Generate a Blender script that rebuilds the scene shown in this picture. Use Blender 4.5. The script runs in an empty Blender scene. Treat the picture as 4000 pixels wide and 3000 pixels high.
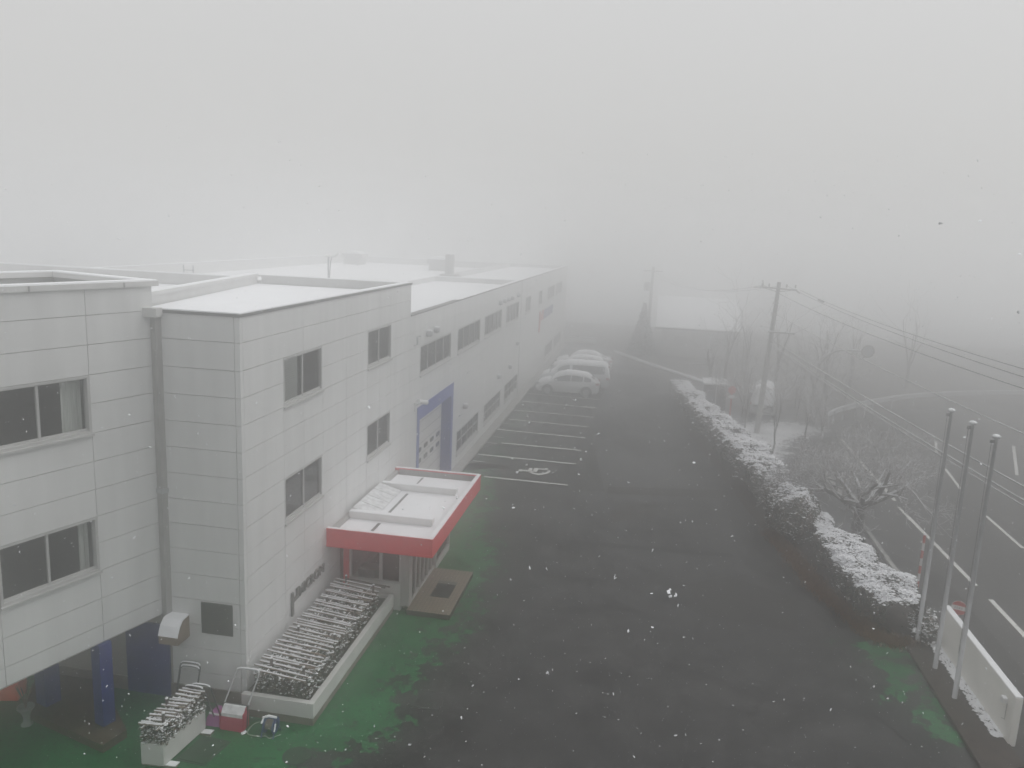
import bpy, math, random
import numpy as np
from mathutils import Vector, Matrix

random.seed(7)
rng = np.random.default_rng(7)
scene = bpy.context.scene
COL = scene.collection
R = math.radians
X0 = -7.98          # plane of the long facade

# ------------------------------------------------------------------ camera
cam_d = bpy.data.cameras.new('camera')
cam = bpy.data.objects.new('camera', cam_d)
COL.objects.link(cam)
scene.camera = cam
pitch, roll, yaw = R(10.792), R(2.509), R(9.570)
cp, sp, cy, sy = math.cos(pitch), math.sin(pitch), math.cos(yaw), math.sin(yaw)
fwd = Vector((-sy * cp, cy * cp, -sp))
rgt = Vector((cy, sy, 0))
upv = rgt.cross(fwd)
r2 = math.cos(roll) * rgt + math.sin(roll) * upv
u2 = -math.sin(roll) * rgt + math.cos(roll) * upv
cam.matrix_world = Matrix(((r2.x, u2.x, -fwd.x, 0), (r2.y, u2.y, -fwd.y, 0), (r2.z, u2.z, -fwd.z, 10.4), (0, 0, 0, 1)))
cam_d.sensor_width = 36
cam_d.lens = 3124.24 / 4000 * 36
cam_d.clip_start = 0.05
cam_d.clip_end = 3000

# ------------------------------------------------------------------ render, exposure
scene.render.resolution_x, scene.render.resolution_y = 1024, 768
scene.view_settings.view_transform = 'Standard'
scene.view_settings.look = 'None'
scene.view_settings.exposure = 0.0
scene.view_settings.gamma = 1.0
scene.render.engine = 'CYCLES'
scene.cycles.max_bounces = 12
scene.cycles.diffuse_bounces = 4
scene.cycles.glossy_bounces = 2
scene.cycles.transmission_bounces = 4
scene.cycles.transparent_max_bounces = 10
scene.cycles.volume_bounces = 10
scene.cycles.sample_clamp_indirect = 6
scene.cycles.use_denoising = True

# ------------------------------------------------------------------ sky and sun (thick overcast)
SUN_EL, SUN_AZ = R(50), R(58)        # azimuth measured clockwise from +Y
world = bpy.data.worlds.new('World')
scene.world = world
world.use_nodes = True
nt = world.node_tree
nt.nodes.clear()
N = nt.nodes.new
out = N('ShaderNodeOutputWorld')
bg = N('ShaderNodeBackground'); bg.inputs['Strength'].default_value = 0.10
sky = N('ShaderNodeTexSky'); sky.sky_type = 'NISHITA'; sky.sun_disc = False
sky.sun_elevation = SUN_EL; sky.sun_rotation = SUN_AZ
sky.dust_density = 6; sky.air_density = 1.2
hsv = N('ShaderNodeHueSaturation'); hsv.inputs['Saturation'].default_value = 0.04
tc = N('ShaderNodeTexCoord'); sep = N('ShaderNodeSeparateXYZ')
ramp = N('ShaderNodeValToRGB')
SKY_LEVEL = 10.0
cr = ramp.color_ramp
cr.elements[0].position = 0.0; cr.elements[0].color = (0.600, 0.600, 0.592, 1)
cr.elements[1].position = 1.0; cr.elements[1].color = (0.92, 0.925, 0.93, 1)
for pos, c in ((0.10, (0.610, 0.609, 0.600)), (0.30, (0.66, 0.662, 0.664)), (0.55, (0.80, 0.805, 0.81))):
    e = cr.elements.new(pos); e.color = (*c, 1)
mul = N('ShaderNodeVectorMath'); mul.operation = 'SCALE'; mul.inputs['Scale'].default_value = SKY_LEVEL
mix = N('ShaderNodeMix'); mix.data_type = 'RGBA'; mix.inputs['Factor'].default_value = 0.05
L = nt.links.new
L(tc.outputs['Generated'], sep.inputs[0]); L(sep.outputs['Z'], ramp.inputs['Fac'])
L(ramp.outputs['Color'], mul.inputs[0]); L(sky.outputs['Color'], hsv.inputs['Color'])
L(mul.outputs[0], mix.inputs[6]); L(hsv.outputs['Color'], mix.inputs[7])
L(mix.outputs[2], bg.inputs['Color']); L(bg.outputs[0], out.inputs['Surface'])

sun_d = bpy.data.lights.new('sun', 'SUN')
sun_d.energy = 0.8; sun_d.angle = R(40); sun_d.color = (1.0, 0.985, 0.96)
sun = bpy.data.objects.new('sun', sun_d); COL.objects.link(sun)
sdir = Vector((math.sin(SUN_AZ) * math.cos(SUN_EL), math.cos(SUN_AZ) * math.cos(SUN_EL), math.sin(SUN_EL)))
sun.rotation_euler = sdir.to_track_quat('Z', 'Y').to_euler()
sun.location = (0, 0, 40)

# ------------------------------------------------------------------ materials
def new_mat(name):
    m = bpy.data.materials.new(name); m.use_nodes = True
    t = m.node_tree
    return m, t, t.nodes['Principled BSDF'], t.nodes.new, t.links.new

def mat(name, col, rough=0.7, var=0.0, scale=4.0, bump=0.0, bscale=40.0, metal=0.0, stretch=None, spec=0.5, mott=0.0):
    """principled surface with low-frequency colour variation and a fine bump"""
    m, t, b, N, L = new_mat(name)
    b.inputs['Roughness'].default_value = rough
    b.inputs['Metallic'].default_value = metal
    b.inputs['Specular IOR Level'].default_value = spec
    b.inputs['Base Color'].default_value = (*col, 1)
    geo = N('ShaderNodeNewGeometry')
    src = geo.outputs['Position']
    if stretch:
        mp = N('ShaderNodeVectorMath'); mp.operation = 'MULTIPLY'; mp.inputs[1].default_value = stretch
        L(src, mp.inputs[0]); src2 = mp.outputs[0]
    else:
        src2 = src
    if var > 0:
        n = N('ShaderNodeTexNoise'); n.inputs['Scale'].default_value = scale; n.inputs['Detail'].default_value = 5
        L(src2, n.inputs['Vector'])
        r = N('ShaderNodeMapRange'); r.inputs['From Min'].default_value = 0.3; r.inputs['From Max'].default_value = 0.7
        r.inputs['To Min'].default_value = 1 - var; r.inputs['To Max'].default_value = 1 + var
        L(n.outputs['Fac'], r.inputs['Value'])
        v = N('ShaderNodeVectorMath'); v.operation = 'SCALE'; v.inputs[0].default_value = col
        L(r.outputs[0], v.inputs['Scale']); L(v.outputs[0], b.inputs['Base Color'])
    if bump > 0:
        n2 = N('ShaderNodeTexNoise'); n2.inputs['Scale'].default_value = bscale; n2.inputs['Detail'].default_value = 3
        L(src, n2.inputs['Vector'])
        bp = N('ShaderNodeBump'); bp.inputs['Strength'].default_value = bump; bp.inputs['Distance'].default_value = 0.02
        L(n2.outputs['Fac'], bp.inputs['Height']); L(bp.outputs[0], b.inputs['Normal'])
    return m

def asphalt_nodes(t, N, L):
    """colour, roughness and bump of the worn damp asphalt, in world coordinates"""
    geo = N('ShaderNodeNewGeometry')
    def noise(s, d=4, dist=0.0):
        n = N('ShaderNodeTexNoise'); n.inputs['Scale'].default_value = s; n.inputs['Detail'].default_value = d
        n.inputs['Distortion'].default_value = dist
        L(geo.outputs['Position'], n.inputs['Vector']); return n
    big, mid, fine = noise(0.16, 5, 0.6), noise(1.1, 6), noise(38, 3)
    def rng_(src, a, b, c, d):
        r = N('ShaderNodeMapRange'); r.inputs[1].default_value = a; r.inputs[2].default_value = b
        r.inputs[3].default_value = c; r.inputs[4].default_value = d; L(src, r.inputs[0]); return r.outputs[0]
    def m2(op, a, b):
        q = N('ShaderNodeMath'); q.operation = op
        for i, s in enumerate((a, b)):
            if isinstance(s, (int, float)): q.inputs[i].default_value = s
            else: L(s, q.inputs[i])
        return q.outputs[0]
    f = m2('MULTIPLY', rng_(big.outputs['Fac'], 0.32, 0.68, 0.45, 1.9), rng_(mid.outputs['Fac'], 0.32, 0.68, 0.6, 1.5))
    f = m2('MULTIPLY', f, rng_(fine.outputs['Fac'], 0.3, 0.75, 0.4, 1.8))
    # thin cracks in the old surface
    vo = N('ShaderNodeTexVoronoi'); vo.feature = 'DISTANCE_TO_EDGE'; vo.inputs['Scale'].default_value = 0.33
    wob = N('ShaderNodeVectorMath'); wob.operation = 'ADD'
    wn = noise(1.7, 4); ws = N('ShaderNodeVectorMath'); ws.operation = 'SCALE'; ws.inputs['Scale'].default_value = 0.9
    L(wn.outputs['Color'], ws.inputs[0]); L(geo.outputs['Position'], wob.inputs[0]); L(ws.outputs[0], wob.inputs[1])
    L(wob.outputs[0], vo.inputs['Vector'])
    crack = rng_(vo.outputs['Distance'], 0.0, 0.008, 0.40, 1.0)
    f = m2('MULTIPLY', f, crack)
    col = N('ShaderNodeVectorMath'); col.operation = 'SCALE'; col.inputs[0].default_value = (0.028, 0.0276, 0.027)
    L(f, col.inputs['Scale'])
    rough = rng_(big.outputs['Fac'], 0.38, 0.62, 0.30, 0.70)
    bp = N('ShaderNodeBump'); bp.inputs['Strength'].default_value = 0.35; bp.inputs['Distance'].default_value = 0.01
    L(fine.outputs['Fac'], bp.inputs['Height'])
    return col.outputs[0], rough, bp.outputs[0], noise, rng_, m2

def make_asphalt():
    m, t, b, N, L = new_mat('asphalt')
    c, r, n, *_ = asphalt_nodes(t, N, L)
    L(c, b.inputs['Base Color']); L(r, b.inputs['Roughness']); L(n, b.inputs['Normal'])
    b.inputs['Specular IOR Level'].default_value = 0.35
    return m

def make_paint(name, paint, worn=0.0):
    """paint worn off in ragged patches; the mesh attribute 'inside' is the distance in metres to the painted edge"""
    m, t, b, N, L = new_mat(name)
    c, r, n, noise, rng_, m2 = asphalt_nodes(t, N, L)
    at = N('ShaderNodeAttribute'); at.attribute_name = 'inside'
    a = m2('ADD', at.outputs['Fac'], rng_(noise(1.6, 8, 0.9).outputs['Fac'], 0.3, 0.7, -0.75 - worn, 0.55 - worn))
    a = m2('ADD', a, rng_(noise(8, 6, 0.6).outputs['Fac'], 0.3, 0.7, -0.40, 0.32))
    vc = N('ShaderNodeTexVoronoi'); vc.inputs['Scale'].default_value = 5.5; vc.inputs['Randomness'].default_value = 1.0
    wv = N('ShaderNodeVectorMath'); wv.operation = 'ADD'; gq = N('ShaderNodeNewGeometry'); wn2 = noise(6, 4); wsc = N('ShaderNodeVectorMath'); wsc.operation = 'SCALE'; wsc.inputs['Scale'].default_value = 0.22
    L(wn2.outputs['Color'], wsc.inputs[0]); L(gq.outputs['Position'], wv.inputs[0]); L(wsc.outputs[0], wv.inputs[1]); L(wv.outputs[0], vc.inputs['Vector'])
    sc_ = N('ShaderNodeSeparateXYZ'); L(vc.outputs['Color'], sc_.inputs[0])
    a = m2('ADD', a, rng_(sc_.outputs['X'], 0.0, 1.0, -0.42, 0.42))
    mask = rng_(a, 0.0, 0.16, 0.0, 1.0)
    speck = rng_(noise(17, 6, 0.8).outputs['Fac'], 0.52, 0.66, 1.0, 0.15)
    mask = m2('MULTIPLY', mask, speck)
    var = rng_(noise(0.8, 5).outputs['Fac'], 0.3, 0.7, 0.72, 1.22)
    pc = N('ShaderNodeVectorMath'); pc.operation = 'SCALE'; pc.inputs[0].default_value = paint; L(var, pc.inputs['Scale'])
    mx = N('ShaderNodeMix'); mx.data_type = 'RGBA'
    L(mask, mx.inputs[0]); L(c, mx.inputs[6]); L(pc.outputs[0], mx.inputs[7])
    L(mx.outputs[2], b.inputs['Base Color']); L(r, b.inputs['Roughness']); L(n, b.inputs['Normal'])
    b.inputs['Specular IOR Level'].default_value = 0.35
    return m

def make_marking():
    m, t, b, N, L = new_mat('white_marking')
    c, r, n, noise, rng_, m2 = asphalt_nodes(t, N, L)
    mask = rng_(noise(14, 5, 0.4).outputs['Fac'], 0.30, 0.42, 0.45, 1.0)
    mx = N('ShaderNodeMix'); mx.data_type = 'RGBA'; mx.inputs[7].default_value = (0.80, 0.80, 0.77, 1)
    L(mask, mx.inputs[0]); L(c, mx.inputs[6]); L(mx.outputs[2], b.inputs['Base Color'])
    b.inputs['Roughness'].default_value = 0.7; L(n, b.inputs['Normal'])
    return m

def make_glass():
    m, t, b, N, L = new_mat('window_glass')
    t.nodes.remove(b)
    o = t.nodes['Material Output']
    tr = N('ShaderNodeBsdfTransparent'); tr.inputs[0].default_value = (0.78, 0.80, 0.79, 1)
    gl = N('ShaderNodeBsdfGlossy'); gl.inputs['Roughness'].default_value = 0.03
    fr = N('ShaderNodeFresnel'); fr.inputs['IOR'].default_value = 1.5
    mx = N('ShaderNodeMixShader')
    L(fr.outputs[0], mx.inputs[0]); L(tr.outputs[0], mx.inputs[1]); L(gl.outputs[0], mx.inputs[2]); L(mx.outputs[0], o.inputs['Surface'])
    return m

def make_tiles():
    m, t, b, N, L = new_mat('step_tiles')
    tcn = N('ShaderNodeNewGeometry')
    br = N('ShaderNodeTexBrick'); br.offset = 0.0
    br.inputs['Scale'].default_value = 1; br.inputs['Brick Width'].default_value = 0.105; br.inputs['Row Height'].default_value = 0.105
    br.inputs['Mortar Size'].default_value = 0.006
    br.inputs['Color1'].default_value = (0.27, 0.215, 0.165, 1); br.inputs['Color2'].default_value = (0.225, 0.18, 0.14, 1)
    br.inputs['Mortar'].default_value = (0.075, 0.065, 0.055, 1)
    L(tcn.outputs['Position'], br.inputs['Vector']); L(br.outputs['Color'], b.inputs['Base Color'])
    b.inputs['Roughness'].default_value = 0.5
    return m

M = dict(
    asphalt=make_asphalt(), marking=make_marking(), glass=make_glass(), tiles=make_tiles(),
    green=make_paint('worn_green_paint', (0.027, 0.140, 0.050)),
    greenfaint=make_paint('faded_green_paint', (0.030, 0.075, 0.038), 0.35),
    panel=mat('white_wall_panel', (0.655, 0.66, 0.655), 0.6, 0.055, 2.6, 0.04, 60, stretch=(1, 1, 0.14)),
    joint=mat('panel_joint', (0.10, 0.10, 0.10), 0.9),
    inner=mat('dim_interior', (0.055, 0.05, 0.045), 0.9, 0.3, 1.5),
    soffit=mat('soffit_board', (0.30, 0.30, 0.29), 0.8, 0.1, 2),
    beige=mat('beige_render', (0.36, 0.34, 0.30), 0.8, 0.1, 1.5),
    alu=mat('aluminium_frame', (0.50, 0.50, 0.49), 0.45, 0.05, 3, metal=0.15),
    coping=mat('painted_coping', (0.58, 0.58, 0.57), 0.5, 0.05, 3),
    darkedge=mat('dark_metal_edge', (0.10, 0.098, 0.097), 0.5, 0.1, 5),
    snow=mat('snow', (0.90, 0.91, 0.93), 0.65, 0.03, 2.0, 0.5, 9, spec=0.2),
    thinsnow=mat('thin_snow', (0.72, 0.73, 0.74), 0.7, 0.22, 7, 0.4, 30, spec=0.2),
    greypipe=mat('grey_duct', (0.36, 0.355, 0.345), 0.6, 0.12, 4, stretch=(3, 3, 0.6)),
    concrete=mat('concrete', (0.33, 0.325, 0.31), 0.85, 0.14, 3, 0.15, 40),
    whiteconc=mat('white_painted_concrete', (0.60, 0.60, 0.58), 0.75, 0.07, 2.2, 0.1, 40),
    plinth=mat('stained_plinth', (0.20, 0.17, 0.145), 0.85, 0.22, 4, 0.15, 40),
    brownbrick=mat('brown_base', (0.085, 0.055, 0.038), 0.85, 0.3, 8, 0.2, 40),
    red=mat('red_fascia', (0.66, 0.014, 0.022), 0.45, 0.06, 3),
    blue=mat('dark_blue_paint', (0.012, 0.022, 0.17), 0.5, 0.2, 3),
    blueframe=mat('blue_door_frame', (0.035, 0.065, 0.33), 0.5, 0.12, 3),
    doorpanel=mat('white_door_panel', (0.62, 0.61, 0.60), 0.5, 0.04, 2),
    letter=mat('dark_sign_letter', (0.12, 0.115, 0.11), 0.5, 0.1, 8),
    logored=mat('red_sign_letter', (0.45, 0.05, 0.05), 0.5), logoblue=mat('blue_sign_letter', (0.05, 0.07, 0.25), 0.5),
    blackmat=mat('black_door_mat', (0.025, 0.024, 0.028), 0.9, 0.2, 20), greymat=mat('grey_mat_strip', (0.13, 0.13, 0.12), 0.9),
    yellow=mat('yellow_strip', (0.55, 0.30, 0.02), 0.5),
    frostleaf=mat('frosted_needles', (0.24, 0.25, 0.24), 0.8, 0.3, 6),
    leaf=mat('evergreen_leaf', (0.046, 0.055, 0.034), 0.6, 0.5, 9),
    leafbrown=mat('bronzed_leaf', (0.125, 0.082, 0.050), 0.7, 0.45, 7),
    drygrass=mat('dry_grass', (0.21, 0.115, 0.050), 0.8, 0.4, 12),
    soil=mat('dark_soil', (0.062, 0.050, 0.043), 0.95, 0.35, 5, 0.5, 30),
    bamboo=mat('weathered_bamboo', (0.22, 0.16, 0.12), 0.7, 0.3, 14),
    stake=mat('dark_stake', (0.075, 0.055, 0.045), 0.8, 0.2, 10),
    scoopred=mat('red_plastic', (0.42, 0.035, 0.085), 0.45, 0.08, 5), scooppink=mat('pink_plastic', (0.42, 0.11, 0.36), 0.45, 0.08, 5),
    darktube=mat('dark_steel_tube', (0.055, 0.055, 0.06), 0.45), paletube=mat('pale_steel_tube', (0.45, 0.45, 0.46), 0.4, metal=0.3),
    reelblue=mat('blue_plastic', (0.06, 0.085, 0.24), 0.4), hose=mat('pale_green_hose', (0.36, 0.42, 0.34), 0.5),
    reelcover=mat('brown_reel_drum', (0.20, 0.17, 0.13), 0.6), white=mat('white_paint', (0.74, 0.74, 0.73), 0.5, 0.04, 4),
    orange=mat('orange_plastic', (0.80, 0.12, 0.03), 0.45, 0.1, 4),
    pot=mat('glazed_grey_pot', (0.24, 0.27, 0.25), 0.4, 0.1, 8),
    bark=mat('dark_bark', (0.095, 0.083, 0.073), 0.9, 0.3, 14, 0.5, 30),
    twig=mat('frosted_twig', (0.30, 0.285, 0.275), 0.9, 0.3, 14), steel=mat('galvanised_steel', (0.46, 0.47, 0.48), 0.45, 0.08, 5, metal=0.35),
    polegrey=mat('concrete_pole', (0.30, 0.295, 0.28), 0.85, 0.12, 3),
    iron=mat('cast_iron', (0.05, 0.05, 0.048), 0.6, 0.25, 12), ironpaint=mat('painted_iron_plate', (0.035, 0.060, 0.038), 0.65, 0.35, 5),
    wire=mat('black_wire', (0.14, 0.14, 0.14), 0.6),
    carwhite=mat('white_car_paint', (0.72, 0.73, 0.74), 0.22), carpearl=mat('silver_white_car_paint', (0.62, 0.64, 0.66), 0.25),
    carglass=mat('dark_car_glass', (0.03, 0.032, 0.035), 0.08, spec=0.8), tyre=mat('black_tyre', (0.03, 0.03, 0.03), 0.8),
    rim=mat('alloy_rim', (0.35, 0.35, 0.36), 0.35, metal=0.5), taillight=mat('red_lens', (0.30, 0.02, 0.02), 0.2), headlight=mat('clear_lens', (0.16, 0.17, 0.18), 0.15),
    darkwood=mat('dark_shed_board', (0.06, 0.055, 0.05), 0.8, 0.3, 5), houseroof=mat('slate_roof', (0.08, 0.08, 0.085), 0.7),
    bluewhite=mat('pale_render', (0.45, 0.45, 0.44), 0.8, 0.08, 2), redpole=mat('red_pole_paint', (0.50, 0.06, 0.045), 0.5),
    blind=mat('pale_blind', (0.85, 0.86, 0.83), 0.8), curtain=mat('pale_curtain', (0.72, 0.73, 0.70), 0.9, 0.15, 6, stretch=(9, 9, 0.2)), pinkish=mat('rust_primer', (0.20, 0.10, 0.08), 0.8),
)

# ------------------------------------------------------------------ object helpers
ORG = {}
def tag(o, label=None, cat=None, group=None, kind=None):
    if label: o['label'] = label
    if cat: o['category'] = cat
    if group: o['group'] = group
    if kind: o['kind'] = kind
    return o

def thing(name, loc, label, cat, group=None):
    o = bpy.data.objects.new(name, None); COL.objects.link(o)
    o.empty_display_size = 0.2
    o.location = loc; ORG[o.name] = Vector(loc)
    return tag(o, label, cat, group)

class MB:
    """collects faces in world coordinates and links them as ONE mesh object"""
    def __init__(s): s.v = []; s.f = []
    def poly(s, pts):
        k = len(s.v); s.v += [tuple(p) for p in pts]; s.f.append(tuple(range(k, k + len(pts)))); return s
    def box(s, x0, x1, y0, y1, z0, z1):
        return s.obox((x0, y0, z0), (x1 - x0, 0, 0), (0, y1 - y0, 0), (0, 0, z1 - z0))
    def obox(s, o, a, b, c):
        o, a, b, c = map(np.array, (o, a, b, c)); k = len(s.v)
        P = [o, o + a, o + a + b, o + b, o + c, o + a + c, o + a + b + c, o + b + c]
        s.v += [tuple(map(float, p)) for p in P]
        F = [(0, 3, 2, 1), (4, 5, 6, 7), (0, 1, 5, 4), (1, 2, 6, 5), (2, 3, 7, 6), (3, 0, 4, 7)]
        if np.dot(np.cross(a, b), c) < 0: F = [f[::-1] for f in F]
        s.f += [tuple(k + i for i in f) for f in F]; return s
    def prism(s, pts, dz):
        """polygon (3-D points) extruded by the vector dz"""
        n = len(pts); k = len(s.v); dz = np.array(dz, float); P = [np.array(p, float) for p in pts]
        s.v += [tuple(map(float, p)) for p in P] + [tuple(map(float, p + dz)) for p in P]
        nrm = sum((np.cross(P[i], P[(i + 1) % n]) for i in range(n)), np.zeros(3))
        idx = list(range(n))
        if np.dot(nrm, dz) < 0: idx = idx[::-1]
        s.f.append(tuple(k + i for i in idx[::-1])); s.f.append(tuple(k + n + i for i in idx))
        for i in range(n):
            a, b = idx[i], idx[(i + 1) % n]
            s.f.append((k + a, k + b, k + n + b, k + n + a))
        return s
    def tube(s, pts, rad, n=8, caps=True):
        P = [np.array(p, float) for p in pts]; m = len(P); k = len(s.v)
        rs = rad if hasattr(rad, '__len__') else [rad] * m
        for i in range(m):
            t = P[min(i + 1, m - 1)] - P[max(i - 1, 0)]; t = t / (np.linalg.norm(t) + 1e-9)
            ref = np.array((0, 0, 1.0)) if abs(t[2]) < 0.9 else np.array((1.0, 0, 0))
            a = np.cross(t, ref); a /= np.linalg.norm(a); b = np.cross(t, a)
            for j in range(n):
                q = 2 * math.pi * j / n
                s.v.append(tuple(map(float, P[i] + rs[i] * (math.cos(q) * a + math.sin(q) * b))))
        for i in range(m - 1):
            for j in range(n):
                a, b = k + i * n + j, k + i * n + (j + 1) % n
                s.f.append((a, b, b + n, a + n))
        if caps:
            s.f.append(tuple(k + j for j in range(n))); s.f.append(tuple(k + (m - 1) * n + j for j in reversed(range(n))))
        return s
    def lathe(s, base, prof, n=20):
        """profile [(r, z)] turned about the vertical axis through base"""
        k = len(s.v); m = len(prof)
        for r, z in prof:
            for j in range(n):
                q = 2 * math.pi * j / n
                s.v.append((base[0] + r * math.cos(q), base[1] + r * math.sin(q), base[2] + z))
        for i in range(m - 1):
            for j in range(n):
                a, b = k + i * n + j, k + i * n + (j + 1) % n
                s.f.append((a, b, b + n, a + n))
        s.f.append(tuple(k + j for j in reversed(range(n)))); s.f.append(tuple(k + (m - 1) * n + j for j in range(n)))
        return s
    def raw(s, V, F):
        k = len(s.v); s.v += [tuple(map(float, p)) for p in V]; s.f += [tuple(k + i for i in f) for f in F]; return s
    def build(s, name, m, parent=None, org=None, smooth=False, bevel=0.0):
        me = bpy.data.meshes.new(name)
        if parent is not None: o0 = ORG[parent.name]
        else: o0 = Vector(org) if org is not None else Vector((0, 0, 0))
        V = np.array(s.v, dtype=float) - np.array(o0)
        me.from_pydata(V.tolist(), [], s.f); me.update()
        me.materials.append(m)
        if smooth: me.shade_smooth()
        o = bpy.data.objects.new(name, me); COL.objects.link(o)
        if parent is not None: o.parent = parent
        else: o.location = o0
        ORG[o.name] = Vector(o0)
        if bevel:
            bv = o.modifiers.new('bevel', 'BEVEL'); bv.width = bevel; bv.segments = 2; bv.limit_method = 'ANGLE'
        return o

def copy_tree(o, parent=None):
    c = o.copy(); COL.objects.link(c)
    if parent is not None: c.parent = parent
    for ch in list(o.children):
        copy_tree(ch, c)
    return c

def curve(pts, n=12):
    """Catmull-Rom through the points"""
    P = [np.array(p, float) for p in pts]; P = [2 * P[0] - P[1]] + P + [2 * P[-1] - P[-2]]; o = []
    for i in range(1, len(P) - 2):
        for k in range(n):
            t = k / n
            o.append(0.5 * ((2 * P[i]) + (P[i + 1] - P[i - 1]) * t + (2 * P[i - 1] - 5 * P[i] + 4 * P[i + 1] - P[i + 2]) * t * t
                            + (3 * P[i] - P[i - 1] - 3 * P[i + 1] + P[i + 2]) * t ** 3))
    o.append(P[-2]); return o

# ------------------------------------------------------------------ ground, road, paint (the setting)
def sheet(name, pts, z, m, kind='structure'):
    o = MB().poly([(x, y, z) for x, y in pts]).build(name, m)
    tag(o, kind=kind); return o

M['lot'] = mat('older_asphalt', (0.037, 0.036, 0.034), 0.6, 0.22, 0.5, 0.3, 40, spec=0.35)
M['patch'] = mat('repair_asphalt', (0.044, 0.041, 0.037), 0.65, 0.2, 1.2, 0.3, 40, spec=0.35)
M['newpatch'] = mat('dark_repair_asphalt', (0.019, 0.019, 0.0185), 0.55, 0.2, 1.0, 0.3, 40, spec=0.35)
sheet('parking_surface', [(-7.5, 31.6), (-2.83, 31.55), (-1.3, 31.95), (-2.2, 38.5), (-2.83, 43.9), (-2.6, 63), (-7.5, 63)], 0.004, M['lot'])
sheet('asphalt_patch', [(-0.99, 29.78), (0.77, 31.25), (0.87, 29.46), (-0.82, 28.4)], 0.004, M['patch'])
sheet('asphalt_patch', [(2.2, 21.6), (4.6, 21.3), (5.0, 23.4), (3.1, 24.6), (1.7, 23.6)], 0.004, M['lot'])
sheet('asphalt_patch', [(-1.2, 32.6), (4.1, 33.8), (3.9, 32.6), (-1.2, 31.7)], 0.004, M['patch'])
sheet('asphalt_patch', [(-3.2, 25.8), (3.4, 26.2), (3.3, 26.55), (-3.3, 26.15)], 0.004, M['newpatch'])
sheet('ground', [(-320, -320), (320, -320), (320, 320), (-320, 320)], 0.0, M['asphalt'])
M['road'] = mat('road_asphalt', (0.060, 0.059, 0.057), 0.6, 0.16, 0.7, 0.3, 45, spec=0.35)
M['walk'] = mat('damp_pavement', (0.040, 0.039, 0.037), 0.7, 0.25, 1.3, 0.3, 45, spec=0.3)
sheet('road', [(10.05, -20), (40, -20), (40, 62), (24, 58), (17, 54), (13.2, 50), (10.7, 45.5), (9.6, 45.5), (9.0, 42), (8.62, 36), (8.62, 28.6), (10.0, 26.5)], 0.004, M['road'])
sheet('pavement', [(8.45, -20), (10.05, -20), (10.0, 26.5), (8.62, 28.6), (8.45, 28.6)], 0.004, M['walk'])

M['bounceground'] = mat('snowy_bounce_ground', (0.50, 0.51, 0.52), 0.9, 0.12, 0.3, spec=0.2)  # snow-white outer ground, mostly lost in fog, added to brighten the horizon haze
for nm, pts in (('snowy_bounce_ground', [(-320, -320), (-27, -320), (-27, 320), (-320, 320)]), ('snowy_bounce_ground', [(44, -320), (320, -320), (320, 320), (44, 320)]), ('snowy_bounce_ground', [(-26.9, 96), (43.9, 96), (43.9, 320), (-26.9, 320)]), ('snowy_bounce_ground', [(-26.9, -320), (43.9, -320), (43.9, -22), (-26.9, -22)])):
    sheet(nm, pts, 0.006, M['bounceground'])
def signed_inside(px, py, poly):
    """distance to the polygon edge, positive inside"""
    P = np.array(poly, float); Q = np.roll(P, -1, 0); d = np.full(px.shape, 1e9); ins = np.zeros(px.shape, bool)
    for (x0, y0), (x1, y1) in zip(P, Q):
        ex, ey = x1 - x0, y1 - y0; t = np.clip(((px - x0) * ex + (py - y0) * ey) / (ex * ex + ey * ey + 1e-12), 0, 1)
        d = np.minimum(d, np.hypot(px - x0 - t * ex, py - y0 - t * ey))
        c = (y0 > py) != (y1 > py); ins ^= c & (px < (x1 - x0) * (py - y0) / (y1 - y0 + 1e-12) + x0)
    return np.where(ins, d, -d)

def paint_sheet(name, poly, z, m, cell=0.1, margin=0.9):
    P = np.array(poly); xs = np.arange(P[:, 0].min() - margin, P[:, 0].max() + margin, cell); ys = np.arange(P[:, 1].min() - margin, P[:, 1].max() + margin, cell)
    gx, gy = np.meshgrid(xs, ys, indexing='ij'); d = signed_inside(gx, gy, poly)
    nx, ny = gx.shape; idx = np.arange(nx * ny).reshape(nx, ny)
    keep = (d[:-1, :-1] > -margin)
    F = np.stack([idx[:-1, :-1], idx[1:, :-1], idx[1:, 1:], idx[:-1, 1:]], -1)[keep]
    used, inv = np.unique(F, return_inverse=True)
    V = np.stack([gx.ravel()[used], gy.ravel()[used], np.full(len(used), z)], 1)
    me = bpy.data.meshes.new(name); me.from_pydata(V.tolist(), [], inv.reshape(-1, 4).tolist()); me.update()
    a = me.attributes.new('inside', 'FLOAT', 'POINT'); a.data.foreach_set('value', d.ravel()[used].astype(np.float32))
    me.materials.append(m); o = bpy.data.objects.new(name, me); COL.objects.link(o); tag(o, kind='structure'); return o

paint_sheet('green_paint', [(-19, 8), (-19, 15), (-8, 15), (-8, 26.5), (-7.6, 33), (-6.3, 33.5), (-5.7, 31), (-5.3, 27), (-4.2, 23.5), (-4.15, 19.4), (-4.75, 17.8),
            (-4.8, 17), (-4.85, 16.2), (-4.75, 15.6), (-4.35, 15.2), (-4.6, 14.6), (-5.2, 13.7), (-5.75, 13.1), (-5.9, 12), (-5.7, 8)], 0.008, M['green'])
paint_sheet('faded_green_paint', [(-7.6, 33.9), (-7.6, 50), (-6.5, 50), (-6.2, 40), (-5.9, 35)], 0.008, M['greenfaint'], 0.15)
paint_sheet('green_paint_patch', [(6.0, 21.2), (7.15, 21.35), (7.35, 19.6), (7.38, 17.0), (7.0, 16.9), (6.5, 18.0), (6.45, 18.9), (6.3, 19.5), (6.1, 20.2)], 0.008, M['green'], 0.07)

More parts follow.
